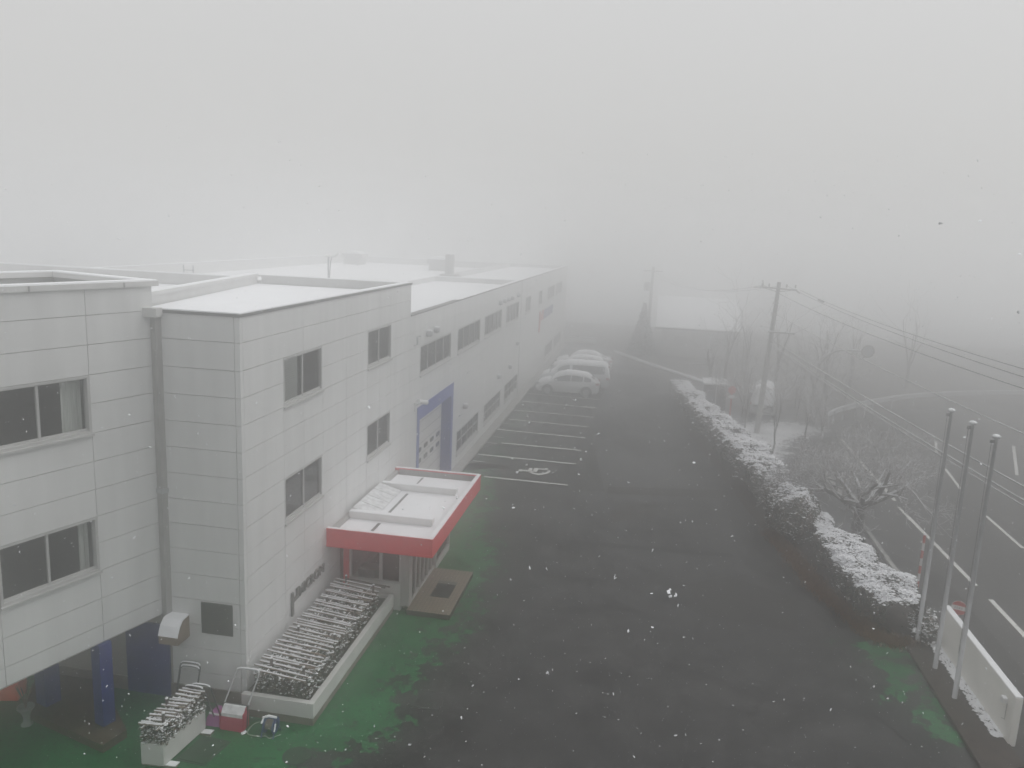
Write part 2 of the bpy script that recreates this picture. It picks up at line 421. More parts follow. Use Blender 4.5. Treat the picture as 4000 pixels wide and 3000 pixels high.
# parking bay lines, accessible bay symbol, road lines
def strip(mb, p, q, w, z=0.013):
    p, q = np.array(p, float), np.array(q, float); t = (q - p) / np.linalg.norm(q - p); n = np.array((-t[1], t[0])) * w / 2
    mb.poly([(*(p + n), z), (*(p - n), z), (*(q - n), z), (*(q + n), z)])
bays = MB()
for xa, xb, ya, yb in ((-6.5, -2.88, 32.38, 32.3), (-7.5, -2.85, 35.7, 35.55), (-6.83, -2.83, 38.1, 38.0), (-7.55, -2.82, 40.75, 40.5), (-7.4, -2.81, 43.3, 43.0),
                       (-7.5, -2.8, 45.7, 45.5), (-7.5, -2.78, 48.35, 48.1), (-7.5, -2.78, 50.9, 50.7), (-4.2, -2.78, 53.3, 53.2), (-4.2, -2.78, 55.8, 55.7)):
    strip(bays, (xa, ya), (xb, yb), 0.135)
for xa, ya in ((-7.55, 37.95), (-7.5, 34.6), (-7.5, 42.2), (-7.45, 39.2)):
    strip(bays, (xa, ya), (xa + 0.55, ya - 0.05), 0.07)
tag(bays.build('parking_lines', M['marking']), kind='structure')
sy_ = MB()
def flat(*pts): sy_.poly([(x, y, 0.0135) for x, y in pts])
flat(*[(-5.13 + 0.11 * math.cos(2 * math.pi * k / 18), 33.78 + 0.16 * math.sin(2 * math.pi * k / 18)) for k in range(18)])
flat((-5.05, 33.70), (-4.82, 33.70), (-4.82, 33.86), (-5.05, 33.86))
flat((-4.82, 33.70), (-4.66, 33.70), (-4.66, 34.27), (-4.82, 34.26))
flat((-4.66, 33.70), (-4.60, 33.70), (-4.60, 33.86), (-4.66, 33.86))
flat((-4.60, 33.70), (-4.40, 33.73), (-4.40, 34.33), (-4.60, 34.30))
flat((-4.40, 34.15), (-3.98, 34.20), (-4.00, 34.37), (-4.40, 34.32)); flat((-4.13, 34.361), (-4.0, 34.371), (-4.01, 34.46), (-4.13, 34.46))
oa = [(-4.75, 33.62), (-4.54, 33.40), (-4.24, 33.34), (-3.96, 33.55), (-3.83, 33.90), (-3.86, 34.16)]
ia = [(-4.62, 33.66), (-4.44, 33.57), (-4.23, 33.56), (-4.05, 33.73), (-3.97, 33.95), (-3.98, 34.12)]
for k in range(5): flat(oa[k], oa[k + 1], ia[k + 1], ia[k])
tag(sy_.build('accessible_bay_symbol', M['marking']), kind='structure')
rl = MB()
strip(rl, (11.0, 10), (10.86, 25), 0.15); strip(rl, (10.8, 26), (10.6, 33.5), 0.15); strip(rl, (10.68, 34.4), (10.8, 45), 0.15)
for a, b in (((13.7, 25), (13.72, 20)), ((13.81, 30), (13.87, 33.5)), ((14.16, 37.1), (14.65, 40.5)), ((15.2, 43.5), (16.1, 46.5))): strip(rl, a, b, 0.13)
strip(rl, (20.2, 46.8), (17.8, 40.4), 0.15)
tag(rl.build('road_lines', M['marking']), kind='structure')

# snowy verge, raised bed, kerbs
M['patchsnow'] = make_paint('patchy_snow', (0.66, 0.67, 0.68))
paint_sheet('snowy_verge', [(6.2, 38), (7.3, 40.2), (7.9, 43), (9.6, 45.7), (10.6, 46.6), (9.5, 48.3), (7.2, 48.2), (5.6, 47), (4.6, 50.5), (3.3, 54), (2.9, 54), (4.4, 46), (5.5, 41)], 0.034, M['patchsnow'], 0.12, 0.7)
sheet('far_verge', [(2.8, 54.2), (3.4, 54.2), (5.2, 50), (7.3, 49.6), (10.6, 47.4), (12.6, 51.2), (17, 55.6), (24, 60.5), (30, 63), (30, 95), (-12, 95), (-3, 72.6)], 0.012, mat('winter_ground', (0.11, 0.105, 0.10), 0.9, 0.35, 1.2, 0.4, 20))
bed = MB().prism([(7.42, 15.9, 0), (8.28, 16.4, 0), (8.28, 21.6, 0), (8.0, 22.6, 0), (7.1, 22.2, 0), (7.42, 21.0, 0)], (0, 0, 0.06))
tag(bed.build('planting_bed', M['soil']), kind='structure')
kb = MB().obox((7.33, 15.8, 0), (0.09, 0, 0), (0, 5.3, 0), (0, 0, 0.09))
tag(kb.build('bed_kerb', M['soil']), kind='structure')
sheet('hedge_bed', [(5.0, 27.5), (5.55, 24.6), (6.25, 22.6), (6.55, 21.35), (7.5, 21.2), (8.3, 22.6), (8.3, 28.5), (6.9, 31.5), (6.7, 38), (4.4, 45), (3.0, 53.8), (1.9, 53.8), (2.1, 46), (3.5, 37.5), (4.3, 31.5)], 0.008, M['soil'])
gut = MB(); gut.box(8.45, 8.6, 22, 40, 0, 0.10)
tag(gut.build('road_kerb', M['concrete']), kind='structure')
fk = MB()
fp = curve([(-2.9, 72.6, 0), (-0.3, 67.6, 0), (2.4, 63, 0), (5.3, 58.2, 0)], 4)
fk.tube([(q[0], q[1], 0.1) for q in fp], 0.14, 6)
tag(fk.build('far_kerb', M['snow']), kind='structure')

# snow lying along the foot of the sign wall: clumps over low ground cover
def blobs(n, sampler, size, flat=0.5, seed=1):
    """irregular little lumps, one mesh"""
    r = np.random.default_rng(seed)
    base = np.array([(1, 0, 0), (0, 1, 0), (-1, 0, 0), (0, -1, 0), (0, 0, 1), (0, 0, -1)], float)
    FF = [(0, 1, 4), (1, 2, 4), (2, 3, 4), (3, 0, 4), (1, 0, 5), (2, 1, 5), (3, 2, 5), (0, 3, 5)]
    V, F = [], []
    for i in range(n):
        p = np.array(sampler(r)); s = size * r.uniform(0.5, 1.4); a = r.uniform(0, 6.28)
        rot = np.array([[math.cos(a), -math.sin(a), 0], [math.sin(a), math.cos(a), 0], [0, 0, 1]])
        q = (base * r.uniform(0.6, 1.4, (6, 3)) * np.array((s, s * r.uniform(0.5, 1), s * flat))) @ rot.T + p
        k = len(V); V += q.tolist(); F += [tuple(k + j for j in f) for f in FF]
    return V, F
def strip_s(r):
    t = r.uniform(0, 1); w = r.uniform(-0.13, 0.13)
    return (8.12 + 0.02 * math.sin(t * 20) + w, 17.3 + 4.1 * t, 0.09)
V, F = blobs(900, strip_s, 0.04, 0.5, 3)
tag(MB().raw(V, F).build('snow_on_ground_cover', M['snow']), kind='stuff')

# ------------------------------------------------------------------ wall panels and windows
def panel_wall(mb, o, u, nrm, rows, thick=0.06, gap=0.011, openings=()):
    """rows: [(z0, z1, [u cuts])]; each cell becomes a panel with a real open joint round it"""
    o, u, nrm = np.array(o, float), np.array(u, float), np.array(nrm, float)
    for z0, z1, cuts in rows:
        for a, b in zip(cuts[:-1], cuts[1:]):
            m_u, m_z = (a + b) / 2, (z0 + z1) / 2
            if any(A < m_u < B and C < m_z < D for A, B, C, D in openings): continue
            g = gap / 2
            j = 0.0
            p = o + u * (a + g) - nrm * (thick - j) + np.array((0, 0, z0 + g))
            mb.obox(p, u * (b - a - gap), nrm * thick, (0, 0, z1 - z0 - gap))

def window(parent, o, u, nrm, a, b, z0, z1, mull, bars=(), depth=0.06, curtains=(), sill=True, label=None, blind=None):
    """sliding aluminium window set in its opening: frame > pane, sill, curtain"""
    o, u, nrm = np.array(o, float), np.array(u, float), np.array(nrm, float)
    Z = lambda z: np.array((0, 0, z))
    f = MB(); t = 0.05
    P = lambda s, d, z: o + u * s + nrm * d + Z(z)
    f.obox(P(a, -depth - 0.04, z0), u * (b - a), nrm * (depth + 0.045), Z(t))
    f.obox(P(a, -depth - 0.04, z1 - t), u * (b - a), nrm * (depth + 0.045), Z(t))
    f.obox(P(a, -depth - 0.04, z0 + t), u * t, nrm * (depth + 0.043), Z(z1 - z0 - 2 * t))
    f.obox(P(b - t, -depth - 0.04, z0 + t), u * t, nrm * (depth + 0.043), Z(z1 - z0 - 2 * t))
    for k, c in enumerate(mull):
        f.obox(P(c - 0.022, -depth - 0.012, z0 + t), u * 0.044, nrm * 0.045, Z(z1 - z0 - 2 * t))
    for zb in bars:
        f.obox(P(a + t, -depth - 0.010, zb - 0.018), u * (b - a - 2 * t), nrm * 0.034, Z(0.036))
    # sash rails
    f.obox(P(a + t, -depth - 0.008, z0 + t), u * (b - a - 2 * t), nrm * 0.03, Z(0.045))
    f.obox(P(a + t, -depth - 0.008, z1 - t - 0.03), u * (b - a - 2 * t), nrm * 0.03, Z(0.03))
    w = f.build('window', M['alu'], parent)
    if label: w['label'] = label
    g = MB().poly([P(a + t, -depth, z0 + t), P(b - t, -depth, z0 + t), P(b - t, -depth, z1 - t), P(a + t, -depth, z1 - t)])
    g.build('pane', M['glass'], w)
    if sill:
        s = MB().obox(P(a - 0.02, 0.002, z0 - 0.045), u * (b - a + 0.04), nrm * 0.05, Z(0.045)); s.build('sill', M['alu'], w)
    if blind:
        bl = MB(); k = int((z1 - z0 - 0.12) / 0.05)
        for i in range(k):
            zb = z0 + 0.06 + 0.05 * i; bl.poly([P(blind[0], -depth - 0.03, zb), P(blind[1], -depth - 0.03, zb), P(blind[1], -depth - 0.018, zb + 0.051), P(blind[0], -depth - 0.018, zb + 0.051)])
        bl.build('blind', M['blind'], w)
    for ca, cb in curtains:
        n = max(3, int((cb - ca) / 0.045)); c = MB()
        for k in range(n):
            d0, d1 = (0.03 if k % 2 else 0), (0 if k % 2 else 0.03); s0, s1 = ca + (cb - ca) * k / n, ca + (cb - ca) * (k + 1) / n
            c.poly([P(s0, -depth - 0.14 - d0, z0 + 0.02), P(s1, -depth - 0.14 - d1, z0 + 0.02), P(s1, -depth - 0.14 - d1, z1 - 0.02), P(s0, -depth - 0.14 - d0, z1 - 0.02)])
        c.build('curtain', M['curtain'], w)
    return w

ZJ = [8.55, 7.98, 7.41, 6.85, 6.28, 5.72, 5.16, 4.60, 4.06, 3.50, 2.94, 2.37, 1.80, 1.24, 0.68, 0.33]
UY, NX = (0, 1, 0), (1, 0, 0)
UX, NYm = (1, 0, 0), (0, -1, 0)

# ------------------------------------------------------------------ entrance block (front, taller)
blk = thing('office_block', (X0, 14.6, 0), 'tall white panelled office block with flat snowy roof between raised wing and factory hall', 'building')
ops = [(16.5, 18.65, 6.28, 7.41), (21.92, 24.05, 6.28, 7.41), (16.5, 18.65, 3.5, 4.6), (21.92, 24.05, 3.5, 4.6)]
rows = []
for i in range(len(ZJ) - 1):
    z1, z0 = ZJ[i], ZJ[i + 1]
    if any(C < (z0 + z1) / 2 < D for _, _, C, D in ops): cuts = [14.72, 16.5, 18.65, 20.3, 21.92, 24.05, 26.1]
    elif i in (0, 1): cuts = [14.72, 17.55, 20.3, 22.95, 26.1]
    else: cuts = [14.72, 16.5, 17.57, 18.7, 20.3, 21.92, 23.0, 24.05, 26.1]
    rows.append((z0, z1, cuts))
wl = MB()
panel_wall(wl, (X0, 0, 0), UY, NX, rows, openings=ops)
e_ops = [(-8.99, -8.27, 1.63, 2.34)]
erows = []
for i in range(len(ZJ) - 1):
    z1, z0 = ZJ[i], ZJ[i + 1]
    erows.append((z0, z1, [-11.5, -9.72, -8.1]))
panel_wall(wl, (0, 14.6, 0), UX, NYm, [r for r in erows if r[0] > 1.9], openings=())
panel_wall(wl, (0, 14.6, 0), UX, NYm, [(a, b, [-9.72, -8.1]) for a, b, c in erows if a < 1.9], openings=())
for i in range(len(ZJ) - 1):       # corner trim pieces
    wl.box(-8.1 + 0.005, X0, 14.6, 14.715, ZJ[i + 1] + 0.004, ZJ[i] - 0.004)
wl.build('wall', M['panel'], blk)
core = MB()
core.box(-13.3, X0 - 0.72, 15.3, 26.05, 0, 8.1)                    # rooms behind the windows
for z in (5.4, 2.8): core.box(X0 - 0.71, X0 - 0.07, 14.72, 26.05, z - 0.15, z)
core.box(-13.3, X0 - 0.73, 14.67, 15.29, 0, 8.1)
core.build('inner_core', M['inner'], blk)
jb = MB()                                                           # dark backing seen in the joints
for i in range(len(ZJ) - 1):
    z1, z0 = ZJ[i], ZJ[i + 1]
    cut = sorted([o for o in ops if o[2] < (z0 + z1) / 2 < o[3]]); a = 14.66
    for o in cut + [None]:
        b = o[0] if o else 26.05
        jb.box(X0 - 0.075, X0 - 0.045, a, b, z0, z1); a = o[1] if o else 0
jb.box(-13.2, X0 - 0.08, 14.645, 14.668, 0.0, 8.1)
jb.build('joint_backing', M['joint'], blk)
pl = MB(); pl.box(-11.5, X0 + 0.03, 14.57, 14.64, 0, 0.33); pl.box(X0 - 0.04, X0 + 0.03, 14.641, 26.1, 0, 0.33); pl.build('plinth', M['plinth'], blk)
# roof, parapets
rf = MB(); rf.prism([(-13.4, 25.8, 8.0), (-11.3, 14.8, 8.0), (X0 - 0.2, 14.8, 8.0), (X0 - 0.2, 25.8, 8.0)], (0, 0, 0.26)); rf.build('roof', M['snow'], blk)
pp = MB()
pp.box(X0 - 0.2, X0 - 0.062, 14.78, 25.9, 8.1, 8.5); pp.box(-11.3, X0 - 0.062, 14.67, 14.78, 8.1, 8.5)
pp.box(-13.3, X0 - 0.062, 25.901, 26.1, 7.2, 8.5)
q0, q1 = np.array((-11.35, 14.68)), np.array((-13.45, 25.9)); dq = (q1 - q0); nq = np.array((dq[1], -dq[0])) / np.linalg.norm(dq) * 0.2
pp.prism([(*q0, 8.0), (*q1, 8.0), (*(q1 - nq), 8.0), (*(q0 - nq), 8.0)], (0, 0, 0.5))
pp.box(-26, -13.3, 25.88, 26.08, 7.2, 8.36)
pp.build('parapet', M['coping'], blk)
cpg = MB()
cpg.box(X0 - 0.24, X0 + 0.03, 14.57, 26.13, 8.5, 8.56); cpg.box(-11.4, X0 - 0.24, 14.57, 14.8, 8.5, 8.56)
cpg.build('edge_trim', M['darkedge'], blk)
cp2 = MB(); cp2.box(-13.4, X0 - 0.25, 25.86, 26.14, 8.5, 8.55)
e_ = nq * 0.25
cp2.prism([(*(q0 + e_), 8.5), (*(q1 + e_), 8.5), (*(q1 - nq - e_), 8.5), (*(q0 - nq - e_), 8.5)], (0, 0, 0.09)); cp2.box(-26, -13.6, 25.84, 26.12, 8.36, 8.44)
cp2.build('coping', M['coping'], blk)
sc = MB(); sc.box(X0 - 0.22, X0 + 0.005, 14.6, 26.1, 8.56, 8.585); sc.box(-11.4, X0 - 0.22, 14.6, 14.79, 8.56, 8.585); sc.box(-13.3, X0 - 0.26, 25.9, 26.1, 8.55, 8.57)
sc.prism([(*q0, 8.59), (*q1, 8.59), (*(q1 - nq), 8.59), (*(q0 - nq), 8.59)], (0, 0, 0.025)); sc.box(-26, -13.6, 25.87, 26.1, 8.44, 8.47)
sc.build('coping_snow', M['snow'], blk)
rr = MB(); rr.poly([(-26, 15, 8.05), (-13.6, 15, 8.05), (-13.6, 25.87, 8.05), (-26, 25.87, 8.05)]); rr.build('rear_roof', M['snow'], blk)
# facade windows
O = (X0, 0, 0)
window(blk, O, UY, NX, 16.5, 18.65, 6.28, 7.41, [17.57], blind=(16.56, 17.40), label='window with a pale blind drawn behind its near half')
window(blk, O, UY, NX, 21.92, 24.05, 6.28, 7.41, [22.98])
window(blk, O, UY, NX, 16.5, 18.65, 3.5, 4.6, [17.6])
window(blk, O, UY, NX, 21.92, 24.05, 3.5, 4.6, [22.98])
# dark panel and vent hood on the end wall
dp = MB().box(-8.99, -8.27, 14.575, 14.598, 1.63, 2.34); dp.build('dark_panel', mat('dark_glazed_panel', (0.055, 0.060, 0.050), 0.25), blk)
hd = MB(); hp = [(-9.73, 14.6, 1.50), (-9.73, 14.15, 1.50), (-9.73, 14.15, 1.68), (-9.73, 14.24, 1.86), (-9.73, 14.36, 1.97), (-9.73, 14.6, 1.99)]
hd.prism(hp, (0.44, 0, 0)); ho = hd.build('vent_hood', mat('tan_hood', (0.26, 0.20, 0.145), 0.6, 0.15, 6), blk)
hs = MB(); hs.prism([(-9.735, 14.13, 1.685), (-9.735, 14.225, 1.885), (-9.735, 14.355, 2.0), (-9.735, 14.595, 2.02), (-9.735, 14.595, 1.992), (-9.735, 14.36, 1.972), (-9.735, 14.24, 1.862), (-9.735, 14.15, 1.682)], (0.45, 0, 0)); hs.build('hood_snow', M['snow'], ho)
# recess under the wing: rear wall, fascia and blue door, part of this block
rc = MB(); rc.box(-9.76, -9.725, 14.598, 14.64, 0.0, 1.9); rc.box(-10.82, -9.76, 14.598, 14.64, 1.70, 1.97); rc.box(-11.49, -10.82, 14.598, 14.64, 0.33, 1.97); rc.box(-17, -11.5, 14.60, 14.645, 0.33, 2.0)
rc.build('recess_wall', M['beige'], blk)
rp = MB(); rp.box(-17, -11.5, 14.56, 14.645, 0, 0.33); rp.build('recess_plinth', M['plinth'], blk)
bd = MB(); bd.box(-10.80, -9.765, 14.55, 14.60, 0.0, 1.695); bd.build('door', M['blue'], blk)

def text_mesh(txt, size, depth, width=None):
    c = bpy.data.curves.new('t', 'FONT'); c.body = txt; c.size = size; c.extrude = depth / 2; c.offset = size * 0.012
    ob = bpy.data.objects.new('t', c); COL.objects.link(ob)
    dg = bpy.context.evaluated_depsgraph_get(); me = bpy.data.meshes.new_from_object(ob.evaluated_get(dg))
    V = np.array([v.co[:] for v in me.vertices]); F = [tuple(p.vertices) for p in me.polygons]
    bpy.data.objects.remove(ob); bpy.data.curves.remove(c); bpy.data.meshes.remove(me)
    V[:, 0] -= V[:, 0].min(); V[:, 1] -= V[:, 1].min(); V[:, 0] *= (width / V[:, 0].max() if width else 1); V[:, 1] *= size / V[:, 1].max()
    return V, F
def wall_text(mb, txt, y, z, h, w, depth=0.05):
    V, F = text_mesh(txt, h, depth, w); mb.raw([(X0 + 0.004 + depth / 2 + v[2], y + v[0], z + v[1]) for v in V], F)
def mu(mb, y, ztop, zbot, ztail, w, s, x=X0 + 0.006, d=0.05):
    mb.prism([(x, y, ztail), (x, y + s, ztail + s * 0.3), (x, y + s, ztop), (x, y, ztop)], (d, 0, 0))
    mb.prism([(x, y + s + 0.001, zbot), (x, y + w - s, zbot), (x, y + w - s, zbot + s * 0.9), (x, y + s + 0.001, zbot + s * 0.9)], (d, 0, 0))
    mb.prism([(x, y + w - s + 0.001, zbot), (x, y + w, zbot), (x, y + w, ztop), (x, y + w - s + 0.001, ztop)], (d, 0, 0))
lt = MB(); mu(lt, 16.75, 1.66, 1.40, 1.06, 0.36, 0.085); wall_text(lt, 'MICRON', 17.17, 1.40, 0.25, 1.48)
lt.build('sign_lettering', M['letter'], blk)

# ------------------------------------------------------------------ long factory hall
hall = thing('factory_hall', (X0, 26.1, 0), 'long white two storey factory hall fading into the fog behind the office block', 'building')
HZ = [7.42, 6.84, 6.25, 5.70, 5.15, 4.58, 4.02, 3.45, 2.88, 2.25, 1.64, 1.10, 0.57, 0.12]
hops = [(27.33, 31.8, 5.15, 6.25), (32.95, 37.45, 5.15, 6.25), (38.5, 43.0, 5.15, 6.25), (44.4, 48.65, 5.15, 6.25), (33.25, 37.75, 0.57, 1.64), (39.05, 43.5, 0.57, 1.64), (44.75, 49.15, 0.57, 1.64),
        (51.3, 53.5, 5.15, 6.25), (57.4, 59.1, 5.15, 6.25), (62.1, 66.6, 5.15, 6.25), (67.6, 72.0, 5.15, 6.25), (62.2, 66.9, 0.57, 1.64), (67.9, 73.0, 0.57, 1.64), (27.09, 32.4, 0, 4.02)]
hr = []
for i in range(len(HZ) - 1):
    z1, z0 = HZ[i], HZ[i + 1]; zc = (z0 + z1) / 2; cuts = {26.1, 49.46, 76.0}
    hit = [o for o in hops if o[2] < zc < o[3]]
    for o in hit: cuts |= {o[0], o[1]}
    if not hit: cuts |= {32.4, 38.0, 43.7, 56, 64, 70}
    hr.append((z0, z1, sorted(cuts)))
wl = MB(); panel_wall(wl, (X0, 0, 0), UY, NX, hr, openings=hops, gap=0.010); wl.box(X0 - 0.06, X0 + 0.03, 49.42, 49.50, 0.12, 7.42)
wl.box(-26, X0 - 0.07, 75.9, 76.0, 0, 7.4); wl.build('wall', M['panel'], hall)
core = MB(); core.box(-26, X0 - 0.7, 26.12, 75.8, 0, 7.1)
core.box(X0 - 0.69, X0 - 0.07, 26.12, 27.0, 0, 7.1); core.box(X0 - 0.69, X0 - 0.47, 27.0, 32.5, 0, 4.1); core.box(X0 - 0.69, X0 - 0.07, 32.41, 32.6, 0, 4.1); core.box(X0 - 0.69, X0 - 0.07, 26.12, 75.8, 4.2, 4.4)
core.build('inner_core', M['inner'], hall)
jb = MB()
for z0, z1, cuts in hr:
    hit = sorted([o for o in hops if o[2] < (z0 + z1) / 2 < o[3]]); a = 26.12
    for o in hit + [None]:
        b = o[0] if o else 75.9
        if b > a: jb.box(X0 - 0.07, X0 - 0.045, a, b, z0, z1)
        a = o[1] if o else 0
jb.build('joint_backing', M['joint'], hall)
rf = MB(); rf.box(-13.5, X0 - 0.2, 26.1, 49.3, 6.9, 7.12); rf.box(-13.3, X0 - 0.2, 49.6, 75.8, 6.9, 7.12); rf.build('roof', M['snow'], hall)
rb = MB(); rb.box(-26, -13.75, 26.15, 67, 6.9, 7.22); rb.build('rear_roof', M['snow'], hall)
pp = MB(); pp.box(X0 - 0.2, X0 - 0.062, 26.1, 75.9, 7.0, 7.40); pp.box(-13.7, -13.5, 26.15, 49.3, 7.0, 7.40); pp.box(-13.7, X0 - 0.062, 49.3, 49.6, 7.0, 7.40)
pp.box(-13.6, -13.4, 49.61, 75.8, 7.0, 7.42); pp.box(-26.2, -26, 26.15, 67, 7.0, 7.85); pp.box(-26, -13.8, 67, 67.2, 7.0, 7.72); pp.box(-13.6, X0 - 0.1, 75.6, 75.8, 7.0, 7.41); pp.build('parapet', M['coping'], hall)
et = MB(); et.box(X0 - 0.24, X0 + 0.025, 26.14, 75.9, 7.42, 7.46); et.build('edge_trim', M['darkedge'], hall)
cs = MB(); cs.box(X0 - 0.22, X0 + 0.01, 33, 75.9, 7.461, 7.485); cs.box(-13.72, -13.48, 26.15, 49.28, 7.40, 7.44); cs.box(-13.7, X0 - 0.26, 49.28, 49.62, 7.40, 7.44)
cs.box(-26.22, -25.98, 26.15, 67, 7.85, 7.88); cs.box(-26, -13.8, 66.98, 67.22, 7.72, 7.75); cs.build('coping_snow', M['snow'], hall)
ap = MB(); ap.prism([(X0 + 0.001, 32.4, 0), (X0 + 0.40, 32.4, 0), (X0 + 0.40, 32.4, 0.07), (X0 + 0.001, 32.4, 0.13)], (0, 43, 0)); ap.prism([(X0 + 0.001, 24.9, 0), (X0 + 0.38, 24.9, 0), (X0 + 0.38, 24.9, 0.07), (X0 + 0.001, 24.9, 0.13)], (0, 2.15, 0)); ap.build('footing', M['concrete'], hall)
for a, b, c, d in hops[:-1]:
    n = 4 if b - a > 3 else 2
    window(hall, O, UY, NX, a, b, c, d, [a + (b - a) * k / n for k in range(1, n)], bars=((1.12,) if c < 1 and a < 60 else ()), curtains=([(a + 0.15, a + 0.7)] if a in (27.33, 44.4) else []))
# sectional loading door
fr = MB(); fr.box(X0 - 0.45, X0 + 0.02, 27.09, 27.36, 0, 3.52); fr.box(X0 - 0.45, X0 + 0.02, 32.05, 32.4, 0, 3.52); fr.box(X0 - 0.45, X0 + 0.02, 27.09, 32.4, 3.521, 4.02)
fro = fr.build('loading_door', M['blueframe'], hall)
dpn = MB(); z = 0.02
for k, h in enumerate((0.42, 0.44, 0.44, 0.44, 0.44, 0.44, 0.44, 0.45)):
    dpn.box(X0 - 0.46, X0 - 0.40, 27.36, 32.05, z, z + h - 0.012)
    dpn.box(X0 - 0.401, X0 - 0.39, 27.36, 32.05, z + 0.12, z + 0.14); dpn.box(X0 - 0.401, X0 - 0.39, 27.36, 32.05, z + 0.28, z + 0.30); z += h
dpn.build('door_leaf', M['doorpanel'], fro)
gv = MB(); z = 0.02
for h in (0.42, 0.44, 0.44, 0.44, 0.44, 0.44, 0.44): z += h; gv.box(X0 - 0.399, X0 - 0.393, 27.37, 32.04, z - 0.026, z + 0.006)
gv.build('door_grooves', M['greypipe'], fro)
for zc in (1.52, 1.96):
    for k in range(5):
        yc = 27.9 + 0.9 * k
        pts = [(X0 - 0.388, yc + 0.27 * math.copysign(abs(math.cos(a)) ** 0.5, math.cos(a)), zc + 0.095 * math.copysign(abs(math.sin(a)) ** 0.5, math.sin(a))) for a in np.linspace(0, 2 * math.pi, 20, endpoint=False)]
        MB().prism(pts, (0.006, 0, 0)).build('door_light', M['carglass'], fro)
# little hoods, lamps and a camera on the hall wall
def hood(y, z, r=0.12):
    h = MB(); prof = [(0.02, r), (0.13, r * 0.95), (0.2, r * 0.7), (0.22, r * 0.3)]
    for k in range(len(prof) - 1):
        (d0, s0), (d1, s1) = prof[k], prof[k + 1]
        for j in range(12):
            a0, a1 = 2 * math.pi * j / 12, 2 * math.pi * (j + 1) / 12
            h.poly([(X0 + d0, y + s0 * math.cos(a0), z + s0 * math.sin(a0)), (X0 + d0, y + s0 * math.cos(a1), z + s0 * math.sin(a1)), (X0 + d1, y + s1 * math.cos(a1), z + s1 * math.sin(a1)), (X0 + d1, y + s1 * math.cos(a0), z + s1 * math.sin(a0))])
    h.poly([(X0 + 0.22, y + r * 0.3 * math.cos(2 * math.pi * j / 12), z + r * 0.3 * math.sin(2 * math.pi * j / 12)) for j in range(12)])
    ho = h.build('wall_vent', M['steel'], hall)
    MB().box(X0 + 0.03, X0 + 0.19, y - r * 0.7, y + r * 0.7, z + r * 0.86, z + r * 1.15).build('vent_snow', M['snow'], ho)
for y, z in ((28.12, 6.6), (29.15, 6.62), (42.06, 6.62), (43.2, 6.63), (44.36, 6.63), (45.6, 6.61), (47.77, 6.63), (48.1, 3.66), (34.4, 2.56), (42.4, 2.54), (45.8, 2.55)): hood(y, z)
MB().tube([(X0, 26.6, 6.35), (X0 + 0.1, 26.6, 6.4), (X0 + 0.1, 26.6, 6.68), (X0 + 0.22, 26.6, 6.7)], 0.035, 8).build('wall_pipe', M['steel'], hall)
cc = MB(); cc.tube([(X0, 26.8, 4.15), (X0 + 0.18, 26.85, 4.3)], 0.03, 8); cc.tube([(X0 + 0.15, 26.7, 4.36), (X0 + 0.3, 27.25, 4.22)], [0.08, 0.085], 12); cc.box(X0, X0 + 0.05, 26.68, 26.86, 3.98, 4.3)
cco = cc.build('security_camera', M['white'], hall)
s1 = MB(); mu(s1, 57.9, 4.72, 4.0, 3.15, 2.1, 0.5, d=0.06); s1.build('sign_lettering', M['logored'], hall)['label'] = 'red tailed letter of the far wall sign'
s2 = MB(); wall_text(s2, 'MICRON', 60.3, 3.95, 0.72, 5.2, 0.06); s2.build('sign_lettering', M['logoblue'], hall)['label'] = 'dark blue letters of the far wall sign'

# roof equipment on the hall
def ventilator(x, y, z, label):
    t = thing('roof_ventilator', (x, y, z), label, 'ventilator', 'hooded ventilators on the hall roof')
    a = MB(); a.box(x - 0.72, x + 0.72, y - 0.6, y + 0.6, z, z + 0.52); a.build('base', M['greypipe'], t)
    b = MB(); b.box(x - 0.86, x + 0.86, y - 0.72, y + 0.72, z + 0.52, z + 0.86); b.build('cowl', M['greypipe'], t)
    c = MB(); c.prism([(x - 0.8, y - 0.72, z + 0.86), (x - 0.45, y - 0.72, z + 1.06), (x + 0.3, y - 0.72, z + 1.06), (x + 0.8, y - 0.72, z + 0.86)], (0, 1.44, 0)); c.build('snow_cap', M['snow'], t)
ventilator(-24.1, 63, 7.21, 'grey hooded ventilator on the snowy roof, standing alone left of the duct')
ventilator(-16.1, 60, 7.21, 'grey hooded ventilator just behind the square duct on the snowy roof')
t = thing('roof_duct', (-12.75, 49.8, 7.3), 'square grey exhaust duct standing on a base at the hall parapet', 'duct')
MB().box(-13.0, -12.5, 49.65, 50.1, 7.55, 8.80).build('shaft', M['greypipe'], t); MB().box(-13.3, -12.2, 49.5, 50.3, 7.1, 7.55).build('base', M['concrete'], t)
MB().box(-12.78, -12.72, 49.63, 49.652, 7.55, 8.78).build('seam', M['soffit'], t); MB().box(-13.02, -12.48, 49.63, 50.12, 8.80, 8.84).build('snow_cap', M['snow'], t)
t = thing('roof_lamp', (-12.57, 30, 7.22), 'thin roof pole with a snow covered lamp head and a tilted arm', 'lamp')
MB().tube([(-12.57, 30, 7.2), (-12.57, 30, 9.12)], 0.035, 8).build('pole', M['steel'], t)
MB().lathe((-12.57, 30, 9.10), [(0.05, 0), (0.16, 0.03), (0.17, 0.06), (0.06, 0.10)], 14).build('lamp_head', M['white'], t)
MB().tube([(-12.5, 30, 9.10), (-12.3, 30, 9.16), (-12.14, 30, 9.28)], [0.04, 0.055, 0.05], 8).build('arm', M['white'], t)
MB().tube(curve([(-12.42, 30, 9.1), (-12.48, 30, 8.9), (-12.52, 30, 8.3)], 4), 0.014, 5).build('cable', M['wire'], t)
